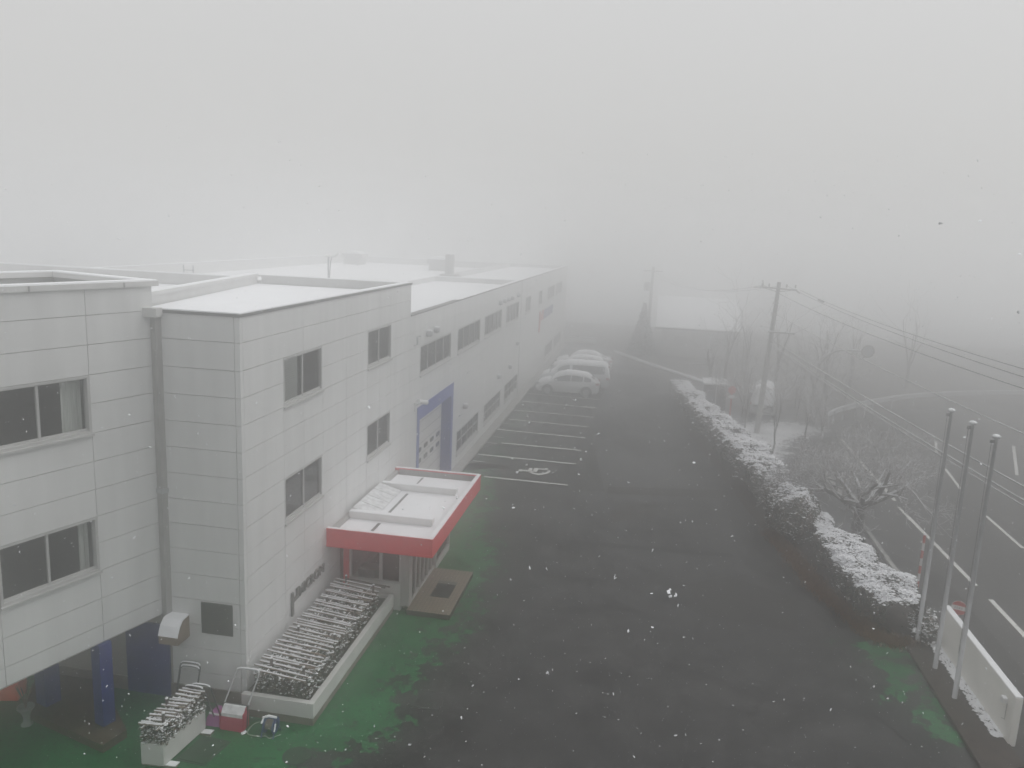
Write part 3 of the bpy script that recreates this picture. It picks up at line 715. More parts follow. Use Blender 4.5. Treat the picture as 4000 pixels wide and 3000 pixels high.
t = thing('roof_ladder_rail', (-16.7, 26.3, 7.2), 'pair of thin grey ladder rails rising over the rear parapet', 'ladder')
for x in (-16.5, -16.13): MB().tube([(x, 26.35, 7.2), (x, 26.35, 8.72)], 0.022, 6).build('rail', M['steel'], t)
MB().tube([(-16.5, 26.35, 8.55), (-16.13, 26.35, 8.55)], 0.016, 6).build('rung', M['steel'], t); MB().tube([(-16.5, 26.35, 8.2), (-16.13, 26.35, 8.2)], 0.016, 6).build('rung', M['steel'], t)

# ------------------------------------------------------------------ raised wing, turned away from the block
C0 = np.array((-9.84, 14.6, 0.0)); dw = np.array((0.3102, 0.9507, 0.0)); nw = np.array((0.9507, -0.3102, 0.0)); uw = -dw
wing = thing('office_wing', (C0[0], C0[1], 0), 'raised white panelled wing on blue pillars over a dark undercroft', 'building')
WZ = [9.02, 8.53, 7.98, 7.41, 6.85, 6.28, 5.72, 5.16, 4.61, 4.06, 3.49, 2.90, 2.34, 1.98]
wops = [(1.46, 3.40, 6.28, 7.41), (1.46, 3.36, 3.49, 4.61), (5.4, 7.4, 6.28, 7.41), (5.4, 7.4, 3.49, 4.61)]
wl = MB(); panel_wall(wl, C0, uw, nw, [(WZ[i + 1], WZ[i], [0.02, 1.46, 3.38, 5.4, 7.4, 9.0]) for i in range(len(WZ) - 1)], openings=wops); wl.build('wall', M['panel'], wing)
def wbox(mb, u0, u1, d0, d1, z0, z1): mb.obox(C0 + uw * u0 + nw * d0 + np.array((0, 0, z0)), uw * (u1 - u0), nw * (d1 - d0), (0, 0, z1 - z0))
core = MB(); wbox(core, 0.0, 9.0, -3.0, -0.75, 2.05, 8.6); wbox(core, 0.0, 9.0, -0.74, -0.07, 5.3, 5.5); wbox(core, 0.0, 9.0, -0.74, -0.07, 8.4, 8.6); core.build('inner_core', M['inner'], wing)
jb = MB()
for i in range(len(WZ) - 1):
    z1, z0 = WZ[i], WZ[i + 1]; hit = sorted([o for o in wops if o[2] < (z0 + z1) / 2 < o[3]]); a = 0.02
    for o in hit + [None]:
        b = o[0] if o else 9.0
        wbox(jb, a, b, -0.075, -0.045, z0, z1); a = o[1] if o else 0
jb.build('joint_backing', M['joint'], wing)
sf = MB(); wbox(sf, 0.0, 9.0, -3.2, -0.005, 1.96, 1.98); sf.build('soffit', M['soffit'], wing)
pp = MB(); wbox(pp, 0.0, 9.0, -0.2, -0.062, 8.6, 9.02); wbox(pp, 0.0, 0.14, -3.0, -0.2, 8.6, 9.02); wbox(pp, 0.0, 9.0, -3.14, -3.0, 2.0, 9.02); pp.build('parapet', M['soffit'], wing)
cpg = MB(); wbox(cpg, -0.1, 9.0, -0.24, 0.06, 9.02, 9.12); wbox(cpg, -0.1, 0.2, -3.2, -0.24, 9.02, 9.12); wbox(cpg, 0.2, 9.0, -3.2, -2.92, 9.02, 9.12); cpg.build('coping', M['coping'], wing)
cs = MB(); wbox(cs, -0.09, 9.0, -0.22, 0.04, 9.12, 9.145); wbox(cs, -0.09, 0.19, -3.18, -0.22, 9.12, 9.145); wbox(cs, 0.19, 9.0, -3.18, -2.94, 9.12, 9.145); cs.build('coping_snow', M['snow'], wing)
for u in (0.66, 2.5): 
    j = MB(); wbox(j, u, u + 0.03, 0.061, 0.068, 9.02, 9.118); j.build('coping_joint', M['soffit'], wing)
wr = MB(); wbox(wr, 0.15, 9.0, -3.0, -0.2, 8.55, 8.62); wr.build('roof', M['snow'], wing)
window(wing, C0, uw, nw, 1.46, 3.40, 6.28, 7.41, [2.43], curtains=[(1.50, 1.66), (1.68, 1.9)], depth=0.09)
window(wing, C0, uw, nw, 1.46, 3.36, 3.49, 4.61, [2.43], curtains=[(1.52, 1.72)], depth=0.09)
window(wing, C0, uw, nw, 5.4, 7.4, 6.28, 7.41, [6.4], depth=0.09); window(wing, C0, uw, nw, 5.4, 7.4, 3.49, 4.61, [6.4], depth=0.09)
dpp = MB(); wbox(dpp, -0.10, 0.09, 0.005, 0.15, 1.98, 8.45); dpo = dpp.build('downpipe', M['greypipe'], wing)
hb = MB(); hb.box(-9.95, -9.62, 14.35, 14.57, 8.42, 8.6); hb.build('rain_head', M['coping'], dpo)
cl = MB(); wbox(cl, -0.12, 0.11, 0.0, 0.175, 4.72, 4.82); cl.build('pipe_collar', M['steel'], dpo)
def pillar(x, y, s, z0):
    MB().obox(np.array((x, y, z0)) - uw * s / 2 - nw * s / 2, uw * s, nw * s, (0, 0, 1.958 - z0)).build('pillar', M['blue'], wing)
pillar(-10.36, 13.2, 0.27, 0.18); pillar(-11.95, 13.55, 0.33, 0.18)
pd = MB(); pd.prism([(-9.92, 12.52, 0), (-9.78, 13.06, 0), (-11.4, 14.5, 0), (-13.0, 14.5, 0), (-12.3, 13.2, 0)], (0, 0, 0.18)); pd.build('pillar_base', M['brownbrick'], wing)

# things under the wing
t = thing('urn_planter', (-12.0, 12.98, 0), 'pale footed urn with a thin plant beside the blue pillars', 'planter')
MB().lathe((-12.0, 12.98, 0), [(0.115, 0), (0.115, 0.02), (0.075, 0.05), (0.06, 0.13), (0.07, 0.22), (0.10, 0.30), (0.145, 0.36), (0.165, 0.39), (0.165, 0.415), (0.14, 0.415), (0.125, 0.38)], 20).build('urn', M['pot'], t, smooth=True)
st = MB()
for k in range(7):
    a = k * 0.9; st.tube(curve([(-12.0, 12.98, 0.38), (-12.0 + 0.05 * math.cos(a), 12.98 + 0.05 * math.sin(a), 0.6), (-12.0 + 0.16 * math.cos(a), 12.98 + 0.16 * math.sin(a), 0.78 + 0.1 * (k % 3))], 3), [0.012] * 6 + [0.004], 5)
st.build('stems', M['leafbrown'], t)
t = thing('orange_bin', (-13.0, 13.75, 0), 'bright orange plastic bin under the raised wing', 'bin')
MB().prism([(-13.28, 13.5, 0), (-12.76, 13.62, 0), (-12.86, 14.02, 0), (-13.36, 13.9, 0)], (0, 0, 0.5)).build('body', M['orange'], t, bevel=0.04)
MB().prism([(-13.31, 13.47, 0.5), (-12.72, 13.60, 0.5), (-12.83, 14.06, 0.5), (-13.40, 13.93, 0.5)], (0, 0, 0.045)).build('lid', M['orange'], t, bevel=0.015)
t = thing('white_jug', (-13.45, 13.5, 0), 'white plastic jug beside the orange bin', 'jug')
MB().lathe((-13.45, 13.5, 0), [(0.11, 0), (0.12, 0.02), (0.12, 0.25), (0.09, 0.33), (0.04, 0.36), (0.04, 0.40)], 14).build('body', M['white'], t, smooth=True)
MB().lathe((-13.45, 13.5, 0.40), [(0.045, 0), (0.045, 0.03)], 10).build('cap', M['orange'], t)

# ------------------------------------------------------------------ entrance porch
YA, YB, XE = 18.9, 24.75, -5.08
porch = thing('entrance_porch', (X0, 21.5, 0), 'glazed entrance porch under a flat red edged canopy covered in snow', 'porch')
fa = MB(); fa.box(X0 + 0.005, XE, YA, YA + 0.09, 2.0, 2.48); fa.box(XE - 0.09, XE, YA + 0.09, YB - 0.09, 2.0, 2.48); fa.box(X0 + 0.005, XE, YB - 0.09, YB, 2.0, 2.48)
fao = fa.build('fascia', M['red'], porch)
MB().box(X0 + 0.005, XE, YA + 0.0, YA - 0.012, 2.02, 2.06).build('drip_strip', M['red'], fao)
et = MB(); et.box(X0 + 0.006, XE + 0.015, YA - 0.015, YA + 0.12, 2.48, 2.51); et.box(XE - 0.13, XE + 0.015, YA + 0.12, YB - 0.12, 2.48, 2.51); et.box(X0 + 0.006, XE + 0.015, YB - 0.12, YB + 0.015, 2.48, 2.51)
et.build('rim', M['red'], porch)
rs = MB(); rs.box(X0 + 0.01, XE, YA + 0.01, YA + 0.10, 2.51, 2.525); rs.box(XE - 0.12, XE + 0.005, YA + 0.10, YB - 0.1, 2.51, 2.53); rs.box(X0 + 0.01, XE + 0.005, YB - 0.1, YB + 0.005, 2.51, 2.53); rs.build('rim_snow', M['snow'], porch)
rf = MB(); rf.box(X0 + 0.14, XE - 0.14, YA + 0.13, YB - 0.25, 2.2, 2.33); rf.build('roof_snow', M['snow'], porch)
ts = MB(); ts.box(X0 + 0.01, XE - 0.09, YA + 0.09, YB - 0.09, 2.12, 2.19); ts.build('roof_deck', M['greypipe'], porch)
ln_ = MB(); ln_.box(X0 + 0.14, XE - 0.092, YA + 0.092, YA + 0.105, 2.2, 2.478); ln_.box(XE - 0.105, XE - 0.092, YA + 0.106, YB - 0.106, 2.2, 2.478); ln_.box(X0 + 0.14, XE - 0.092, YB - 0.105, YB - 0.092, 2.2, 2.478); ln_.build('fascia_lining', M['greypipe'], porch)
il = MB(); il.box(X0 + 0.006, X0 + 0.13, YA + 0.1, YB - 0.1, 2.19, 2.42); il.build('wall_flashing', M['greypipe'], porch)
gp = MB(); gp.box(-6.97, -6.88, 19.05, 20.08, 2.331, 2.335); gp.box(-6.98, -6.90, 20.5, 22.7, 2.331, 2.335); gp.box(-6.97, -6.91, 23.35, 24.4, 2.331, 2.335); gp.build('roof_gutter', M['darkedge'], porch)
for y0, y1 in ((20.2, 20.40), (22.92, 23.10)):
    b = MB(); b.box(X0 + 0.13, -5.49, y0 + 0.02, y1 - 0.02, 2.331, 2.40); b.box(X0 + 0.13, -5.45, y0, y1, 2.401, 2.535); bo = b.build('roof_beam', M['white'], porch, bevel=0.006)
    MB().box(X0 + 0.13, -5.46, y0 + 0.005, y1 - 0.005, 2.536, 2.552).build('beam_snow', M['snow'], bo)
sp_ = MB()
for k in range(4):
    y0 = 20.5 + 0.59 * k
    sp_.prism([(X0 + 0.12, y0, 2.56), (-7.18, y0, 2.37), (-7.18, y0, 2.35), (X0 + 0.12, y0, 2.54)], (0, 0.562, 0))
sp_.build('sloping_sheets', M['thinsnow'], porch)
# vestibule
VX, VY0, VY1 = -5.93, 19.72, 24.3
lw = MB(); lw.box(-7.72, VX - 0.24, VY0, VY0 + 0.12, 0, 0.78); lw.build('dwarf_wall', M['whiteconc'], porch)
ps = MB(); ps.box(VX - 0.24, VX, VY0 - 0.02, VY0 + 0.22, 0.15, 2.0); ps.build('corner_post', M['greypipe'], porch)
MB().box(VX - 0.06, VX + 0.02, 22.42, 22.5, 0.15, 2.0).build('corner_post', M['alu'], porch)
MB().box(-7.80, -7.66, VY0 - 0.06, VY0 + 0.06, 0.0, 2.0).build('red_post', M['red'], porch)
fr = MB()
for a, b in ((-7.66, -7.60), (-6.80, -6.72), (-6.23, -6.172)): fr.box(a, b, VY0 + 0.02, VY0 + 0.10, 0.785, 2.0)
fr.box(-7.60, -6.80, VY0 + 0.02, VY0 + 0.10, 0.785, 0.83); fr.box(-6.72, -6.23, VY0 + 0.02, VY0 + 0.10, 0.785, 0.83)
for k, y in enumerate((20.0, 20.42, 20.84, 21.26, 21.68, 22.1)): fr.box(VX - 0.10, VX - 0.02, y, y + 0.06, 0.15, 2.0)
fr.box(VX - 0.11, VX - 0.012, 19.94, 22.42, 0.15, 0.22)
fr.box(VX - 0.10, VX - 0.02, 22.5, 24.3, 0.0, 0.2); fr.box(VX - 0.10, VX - 0.02, 24.24, 24.3, 0.2, 2.0)
gfr = fr.build('glazing_frame', M['alu'], porch)
g = MB(); g.poly([(-7.60, VY0 + 0.06, 0.83), (-6.23, VY0 + 0.06, 0.83), (-6.23, VY0 + 0.06, 2.0), (-7.60, VY0 + 0.06, 2.0)]); g.poly([(VX - 0.06, 19.94, 0.22), (VX - 0.06, 24.24, 0.22), (VX - 0.06, 24.24, 2.0), (VX - 0.06, 19.94, 2.0)]); g.build('pane', M['glass'], gfr)
MB().box(VX - 0.055, VX - 0.048, 19.97, 20.0, 0.85, 1.75).build('yellow_strip', M['yellow'], porch)
inn = MB(); inn.box(X0 + 0.01, -6.1, 19.85, 24.28, 0.01, 0.16); inn.build('vestibule_floor', M['inner'], porch)
bw = MB(); bw.box(X0 + 0.01, -6.05, 24.3, 24.4, 0, 2.0); bw.box(X0 + 0.006, X0 + 0.02, 19.85, 24.3, 0.16, 2.1); bw.build('back_wall', mat('dim_red_wall', (0.17, 0.07, 0.065), 0.8, 0.3, 2), porch)
ct = MB(); ct.box(-7.5, -7.0, 20.0, 20.5, 0.16, 0.95); ct.build('counter', M['soffit'], porch)
stp = MB(); stp.box(VX - 0.01, -4.72, 19.53, 22.42, 0, 0.15); so = stp.build('tiled_step', M['tiles'], porch, bevel=0.008)
t = thing('door_mat', (-5.27, 21, 0.15), 'black door mat set into the tiled entrance step', 'mat')
MB().box(-5.55, -5.0, 20.5, 21.36, 0.151, 0.158).build('black_pile', M['blackmat'], t); MB().box(-5.55, -5.0, 21.37, 21.56, 0.151, 0.158).build('grey_edge', M['greymat'], t)

# ------------------------------------------------------------------ shrubs: leaf clouds with snow lying on them
def leaf_cloud(pos, nrm, size, r, jitter=0.6, length=2.0):
    """one folded leaf (two triangles) per point"""
    n = len(pos); a = r.normal(size=(n, 3)); nn = nrm + jitter * r.normal(size=(n, 3)); nn /= np.linalg.norm(nn, axis=1, keepdims=True)
    t = np.cross(nn, a); t /= np.linalg.norm(t, axis=1, keepdims=True) + 1e-9; b = np.cross(nn, t)
    s = (size * r.uniform(0.6, 1.4, n))[:, None]
    V = np.stack([pos - t * s * length / 2, pos + b * s * 0.5 + nn * s * 0.15, pos + t * s * length / 2, pos - b * s * 0.5 + nn * s * 0.15], 1).reshape(-1, 3)
    k = np.arange(n) * 4
    F = np.concatenate([np.stack([k, k + 1, k + 2], 1), np.stack([k, k + 2, k + 3], 1)])
    return V, F
def np_mesh(name, V, F, m, parent):
    mb = MB(); mb.v = V.tolist(); mb.f = [tuple(f) for f in F.tolist()]; return mb.build(name, m, parent)
def box_shell(r, n, x0, x1, y0, y1, z0, z1, bump=0.05, top=0.45, depth=0.12):
    """points and normals over the top and the four sides of a clipped bush"""
    u = r.uniform(size=(n, 3)); side = r.uniform(size=n)
    P = np.stack([x0 + (x1 - x0) * u[:, 0], y0 + (y1 - y0) * u[:, 1], z0 + (z1 - z0) * u[:, 2]], 1); Nn = np.zeros((n, 3))
    lx, ly = (x1 - x0), (y1 - y0); c = np.cumsum([top, (1 - top) * ly / (2 * (lx + ly)), (1 - top) * ly / (2 * (lx + ly)), (1 - top) * lx / (2 * (lx + ly)), (1 - top) * lx / (2 * (lx + ly))])
    k = np.searchsorted(c, side * c[-1])
    dd = np.abs(r.normal(size=n)) * depth
    for i, (ax, val, sg) in enumerate(((2, z1, 1), (0, x0, -1), (0, x1, 1), (1, y0, -1), (1, y1, 1))):
        s = k == i; P[s, ax] = val - sg * dd[s]; Nn[s, ax] = sg
    w = bump * (np.sin(P[:, 0] * 5.1 + P[:, 1] * 3.7) + np.sin(P[:, 1] * 6.3 - P[:, 0] * 2.2 + 1)) 
    P[:, 2] += w * (P[:, 2] - z0) / (z1 - z0)
    P += r.normal(size=P.shape) * 0.012
    return P, Nn
def bush_parts(parent, P, Nn, size, r, snow_frac, brown=0.25, snow_side=0.05, topz=0.5, lump=1.0, pick=None):
    n = len(P); isb = r.uniform(size=n) < brown
    for nm, s, m in (('foliage', ~isb, M['leaf']), ('bronzed_foliage', isb, M['leafbrown'])):
        if s.sum(): np_mesh(nm, *leaf_cloud(P[s], Nn[s], size, r), m, parent)
    top = Nn[:, 2] > topz
    if pick is None: pick = (top & (r.uniform(size=n) < snow_frac)) | (~top & (r.uniform(size=n) < snow_side))
    q = P[pick].copy(); tp_ = Nn[pick][:, 2] > topz; q[tp_, 2] += size * 0.5
    q = np.concatenate([q, q[tp_] + r.normal(size=(tp_.sum(), 3)) * np.array((size * 0.8, size * 0.8, size * 0.15))])
    # little flat-bottomed pillows of snow, each a closed lump
    base = np.array([(1, 0, 0), (0.31, 0.95, 0), (-0.81, 0.59, 0), (-0.81, -0.59, 0), (0.31, -0.95, 0), (0, 0, 0.62), (0, 0, -0.25)])
    FF = np.array([(0, 1, 5), (1, 2, 5), (2, 3, 5), (3, 4, 5), (4, 0, 5), (1, 0, 6), (2, 1, 6), (3, 2, 6), (4, 3, 6), (0, 4, 6)])
    m = len(q); a = r.uniform(0, 6.283, m); s = size * (0.45 + 1.0 * r.uniform(size=m) ** 1.8) * lump; el_ = r.uniform(0.5, 1.0, m)
    B = base[None] * r.uniform(0.7, 1.3, (m, 7, 1)); B = B * np.stack([s, s * el_, s * 0.75], 1)[:, None, :]
    X = B[..., 0] * np.cos(a)[:, None] - B[..., 1] * np.sin(a)[:, None]; Y = B[..., 0] * np.sin(a)[:, None] + B[..., 1] * np.cos(a)[:, None]
    V = np.stack([X, Y, B[..., 2]], -1) + q[:, None, :]; F = (FF[None] + 7 * np.arange(m)[:, None, None]).reshape(-1, 3)
    np_mesh('snow', V.reshape(-1, 3), F, M['snow'], parent)

def bamboo_frame(t, corners, n, rails, stakes, z, jit, rr):
    """corners: near-left, near-right, far-right, far-left of the laid poles"""
    A, B, Cc, D = [np.array((*c, z)) for c in corners]
    for k in range(n):
        f = (k + rr.uniform(-0.25, 0.25)) / (n - 1); f = min(max(f, 0), 1)
        p, q = A + (D - A) * f, B + (Cc - B) * f; e = (q - p) / np.linalg.norm(q - p)
        p = p - e * rr.uniform(-0.02, jit); q = q + e * rr.uniform(-0.02, jit); dz = rr.uniform(-0.015, 0.03); p[2] += dz; q[2] += dz + rr.uniform(-0.02, 0.02)
        b = MB().tube([p, q], 0.019, 6).build('bamboo_pole', M['bamboo'], t)
        s = MB(); m = 7; pts = [p + (q - p) * i / m + np.array((0, rr.uniform(-0.004, 0.004), 0.019 + rr.uniform(-0.002, 0.005))) for i in range(m + 1)]
        if rr.uniform() < 0.2: pts = pts[:6]
        s.tube(pts, [0.018 * rr.uniform(0.6, 1.3) for _ in pts], 5); s.build('pole_snow', M['snow'], b)
    for f in rails:
        p, q = A + (B - A) * f, D + (Cc - D) * f; p = p + np.array((0, -0.06, -0.035)); q = q + np.array((0, 0.05, -0.035))
        b = MB().tube([p, q], 0.018, 6).build('rail_pole', M['bamboo'], t)
        m = 24; s = MB().tube([p + (q - p) * i / m + np.array((0, 0, 0.016 + rr.uniform(-0.003, 0.004))) for i in range(m + 1)], [0.014 * rr.uniform(0.6, 1.2) for _ in range(m + 1)], 5); s.build('pole_snow', M['snow'], b)
    for x, y in stakes:
        b = MB().tube([(x, y, 0.3), (x, y, z + 0.16)], 0.03, 8).build('stake', M['stake'], t); MB().lathe((x, y, z + 0.16), [(0.032, 0), (0.034, 0.015), (0.015, 0.035)], 8).build('stake_snow', M['snow'], b)

rr = np.random.default_rng(11)
t = thing('planter_bed', (-7.1, 17, 0), 'long low concrete planter along the facade beside the entrance porch', 'planter')
pb = MB(); pb.box(-7.94, -6.32, 14.28, 14.41, 0.18, 0.52); pb.box(-6.45, -6.32, 14.411, 19.6, 0.18, 0.52); pb.box(-7.94, -6.451, 19.48, 19.6, 0.18, 0.52); pb.build('rim_wall', M['whiteconc'], t, bevel=0.006)
pb = MB(); pb.box(-7.93, -6.335, 14.295, 19.59, 0.0, 0.179); pb.build('footing', M['plinth'], t)
MB().box(-7.93, -6.46, 14.42, 19.47, 0.18, 0.44).build('soil', M['soil'], t)
t = thing('azalea_hedge', (-7.1, 17, 0.44), 'low clipped azalea hedge growing in the long facade planter under bamboo poles', 'hedge')
P, Nn = box_shell(rr, 9000, -7.75, -6.52, 14.5, 18.95, 0.44, 0.90, 0.03, 0.42)
bush_parts(t, P, Nn, 0.036, rr, 0.26, 0.45, 0.20)
t = thing('snow_fence', (-7.1, 17, 0.44), 'long lattice of snow covered bamboo poles laid over the facade hedge', 'lattice')
bamboo_frame(t, ((-7.80, 14.52), (-6.52, 14.34), (-6.48, 18.9), (-7.78, 19.15)), 31, (0.25, 0.78), ((-7.49, 14.76), (-6.67, 14.59), (-7.53, 16.21), (-6.59, 16.07), (-6.58, 17.35), (-7.5, 17.8), (-7.5, 19.1), (-6.61, 18.75)), 0.98, 0.05, rr)
for x0, x1, y in ((-7.75, -6.4, 19.2), (-7.6, -6.3, 19.28)):
    MB().tube([(x0, y, 0.97), (x1, y - 0.1, 0.93)], 0.02, 6).build('rail_pole', M['stake'], t)

t = thing('trough_planter', (-8.62, 13.0, 0), 'short white trough planter standing on brick feet in front of the blue door', 'planter')
ux, uy = np.array((0.995, 0.06, 0)), np.array((0.10, 0.995, 0)); o = np.array((-8.98, 12.36, 0.05))
MB().obox(o, ux * 0.46, uy * 1.27, (0, 0, 0.45)).build('trough', M['whiteconc'], t, bevel=0.01)
for f in (0.1, 0.95): 
    ft = MB().obox(o + uy * 1.25 * f + np.array((-0.02, -0.1, -0.05)), ux * 0.68, uy * 0.14, (0, 0, 0.05)).build('foot', M['plinth'], t)
    MB().obox(o + ux * 0.47 + uy * 1.25 * f + np.array((-0.01, -0.1, 0.001)), ux * 0.2, uy * 0.14, (0, 0, 0.015)).build('foot_snow', M['snow'], ft)
t = thing('trough_hedge', (-8.62, 13.0, 0.5), 'small snowy shrubs filling the short white trough planter', 'shrub')
P, Nn = box_shell(rr, 3600, 0.0, 0.47, 0.0, 1.27, 0.47, 0.84, 0.02, 0.4, 0.07); P2 = o + P[:, :1] * ux + P[:, 1:2] * uy; P2[:, 2] = P[:, 2]
bush_parts(t, P2, Nn, 0.032, rr, 0.22, 0.4, 0.26)
t = thing('snow_fence', (-8.62, 13.0, 0.5), 'short lattice of snowy bamboo poles laid over the trough planter', 'lattice')
bamboo_frame(t, ((-8.98, 12.34), (-8.52, 12.36), (-8.38, 13.62), (-8.84, 13.62)), 13, (0.2, 0.85), ((-8.6, 12.55), (-8.82, 13.0)), 0.90, 0.04, rr)

# ------------------------------------------------------------------ snow scoops, reel, plates in the yard
def handle(parent, base, w, top, m, ax, name='handle', snow=True, r=0.016):
    """U-shaped tube handle: base centre, width along ax, top centre"""
    b, tp, ax = np.array(base, float), np.array(top, float), np.array(ax, float); k = 0.07; d = (tp - b) / np.linalg.norm(tp - b)
    p = [b - ax * w / 2, tp - ax * w / 2 - d * k, tp - ax * (w / 2 - k), tp + ax * (w / 2 - k), tp + ax * w / 2 - d * k, b + ax * w / 2]
    pts = [p[0]] + curve(p[1:5], 5) + [p[5]]
    h = MB().tube(pts, r, 8).build(name, m, parent)
    if snow: MB().tube([q + np.array((0, 0, r * 0.9)) for q in pts[3:-3]], r * 1.05, 6).build('handle_snow', M['snow'], h)
    return h
t = thing('snow_scoop', (-7.9, 13.85, 0), 'red snow scoop standing upright against the block wall, snow on its blade', 'snow scoop')
sb = MB(); sb.prism([(-8.14, 13.74, 0.0), (-8.14, 13.80, 0.30), (-8.14, 13.95, 0.47), (-8.14, 13.99, 0.47), (-8.14, 13.86, 0.28), (-8.14, 13.78, 0.0)], (0.50, 0, 0)); sb.box(-8.16, -8.14, 13.76, 14.0, 0.02, 0.40); sb.box(-7.64, -7.62, 13.76, 14.0, 0.02, 0.40)
sbo = sb.build('blade', M['scoopred'], t, bevel=0.01)
MB().prism([(-8.13, 13.793, 0.285), (-8.13, 13.935, 0.474), (-8.13, 13.985, 0.479), (-8.13, 13.90, 0.48), (-8.13, 13.79, 0.36)], (0.48, 0, 0)).build('blade_snow', M['thinsnow'], sbo)
MB().tube([(-8.17, 13.97, 0.47), (-7.61, 13.97, 0.47)], 0.02, 8).build('crossbar', M['darktube'], t)
for x in (-8.165, -7.615): MB().tube([(x, 13.95, 0.47), (x, 13.9, 0.03)], 0.015, 6).build('side_bar', M['darktube'], t)
handle(t, (-7.89, 13.98, 0.47), 0.52, (-7.83, 14.42, 1.02), M['paletube'], (1, 0, 0))
def scoop_low(base, top, w, m, label, blade):
    t = thing('snow_scoop', base, label, 'snow scoop')
    handle(t, base, w, top, M['darktube'], (0.97, 0.0, 0))
    b = np.array(blade, float)
    MB().prism([b + q for q in np.array(((-0.24, 0, 0), (0.24, 0.02, 0), (0.26, 0.06, 0.14), (0.2, 0.12, 0.24), (-0.2, 0.12, 0.24), (-0.25, 0.06, 0.14)))], (0, 0.32, -0.02)).build('blade', m, t, bevel=0.015)
    MB().tube([b + np.array((-0.2, 0.1, 0.25)), b + np.array((0.22, 0.1, 0.22))], 0.02, 6).build('blade_bar', M['snow'], t)
scoop_low((-8.45, 13.72, 0.3), (-8.62, 13.62, 0.98), 0.42, M['scooppink'], 'pink snow scoop with its dark handle leaning over the trough planter', (-8.25, 13.78, 0))
scoop_low((-9.2, 14.2, 0.2), (-9.2, 14.46, 0.95), 0.48, M['darktube'], 'dark snow scoop leaning on the block wall beside the blue door', (-9.2, 14.0, 0))
t = thing('snow_scoop', (-9.15, 14.1, 0.2), 'dark snow scoop nested in front of another between blue door and trough', 'snow scoop')
handle(t, (-9.14, 14.12, 0.2), 0.46, (-9.16, 14.38, 0.92), M['darktube'], (0.97, 0, 0))
MB().prism([(-9.38, 13.8, 0), (-8.9, 13.8, 0), (-8.9, 13.95, 0.2), (-9.38, 13.95, 0.2)], (0, 0.03, 0.0)).build('blade', M['darktube'], t)
t = thing('snow_scoop', (-8.4, 13.8, 0.2), 'second dark handled snow scoop lying against the end of the trough', 'snow scoop')
handle(t, (-8.34, 13.78, 0.3), 0.42, (-8.50, 13.68, 1.0), M['darktube'], (0.97, 0.02, 0))
MB().prism([(-8.42, 13.98, 0.0), (-8.12, 13.98, 0), (-8.1, 14.02, 0.2), (-8.40, 14.02, 0.2)], (0, 0.04, 0.0)).build('blade', M['scooppink'], t)

t = thing('hose_reel', (-7.05, 13.82, 0), 'blue garden hose reel with a pale hose loop on the green yard', 'hose reel')
for x in (-7.17, -6.97):
    dd = MB()
    for j in range(20):
        a0, a1 = 2 * math.pi * j / 20, 2 * math.pi * (j + 1) / 20
        f = lambda a, rr_, dx: (x + dx, 13.86 + rr_ * math.cos(a), 0.21 + rr_ * math.sin(a))
        dd.poly([f(a0, 0.06, 0), f(a1, 0.06, 0), f(a1, 0.17, 0), f(a0, 0.17, 0)]); dd.poly([f(a0, 0.17, 0), f(a1, 0.17, 0), f(a1, 0.17, 0.02), f(a0, 0.17, 0.02)]); dd.poly([f(a0, 0.06, 0.02), f(a1, 0.06, 0.02), f(a1, 0.17, 0.02), f(a0, 0.17, 0.02)])
    dd.build('side_disc', M['reelblue'], t)
MB().tube([(-7.15, 13.86, 0.21), (-6.97, 13.86, 0.21)], 0.10, 16).build('drum', M['reelcover'], t)
fr = MB()
for x in (-7.19, -6.93): fr.tube([(x, 13.68, 0.01), (x, 13.84, 0.38), (x, 14.02, 0.01)], 0.014, 6)
fr.tube([(-7.19, 13.84, 0.38), (-6.93, 13.84, 0.38)], 0.02, 6); fr.build('stand', M['reelblue'], t)
sn = MB(); sn.tube([(-7.21, 13.80, 0.385), (-7.1, 13.84, 0.41), (-6.92, 13.84, 0.405)], [0.02, 0.03, 0.025], 6); sn.tube([(-7.2, 13.72, 0.3), (-7.19, 13.83, 0.39)], 0.02, 6); sn.tube([(-6.92, 13.78, 0.3), (-6.92, 13.72, 0.16)], 0.018, 6); sn.build('snow', M['snow'], t)
MB().tube(curve([(-7.19, 13.8, 0.30), (-7.4, 13.84, 0.2), (-7.55, 13.84, 0.03), (-7.5, 13.72, 0.015), (-7.3, 13.70, 0.015), (-7.12, 13.74, 0.015), (-7.0, 13.70, 0.015), (-6.85, 13.86, 0.015)], 6), 0.011, 6).build('hose', M['hose'], t)

t = thing('drain_grate', (-4.25, 15.83, 0), 'square iron drain grate set in the dark asphalt', 'drain')
fr = MB(); 
for a in ((-4.55, -3.92, 15.46, 15.52), (-4.55, -3.92, 16.14, 16.2), (-4.55, -4.5, 15.521, 16.139), (-3.97, -3.92, 15.521, 16.139)): fr.box(*a, 0, 0.015)
fr.build('frame', M['iron'], t); gb = MB()
for k in range(14): gb.box(-4.5 + 0.038 * k, -4.5 + 0.038 * k + 0.016, 15.521, 16.139, 0, 0.013)
gb.build('bars', M['iron'], t)
t = thing('manhole_cover', (-6.23, 13.31, 0), 'round manhole cover in the green painted yard', 'manhole cover')
MB().lathe((-6.23, 13.31, 0), [(0.29, 0.0), (0.29, 0.014)], 32).build('ring', M['iron'], t); MB().lathe((-6.23, 13.31, 0), [(0.26, 0.0), (0.26, 0.019)], 32).build('lid', M['ironpaint'], t)
t = thing('access_hatch', (-8.05, 13.05, 0), 'rectangular green painted access hatch in the yard beside the trough planter', 'hatch')
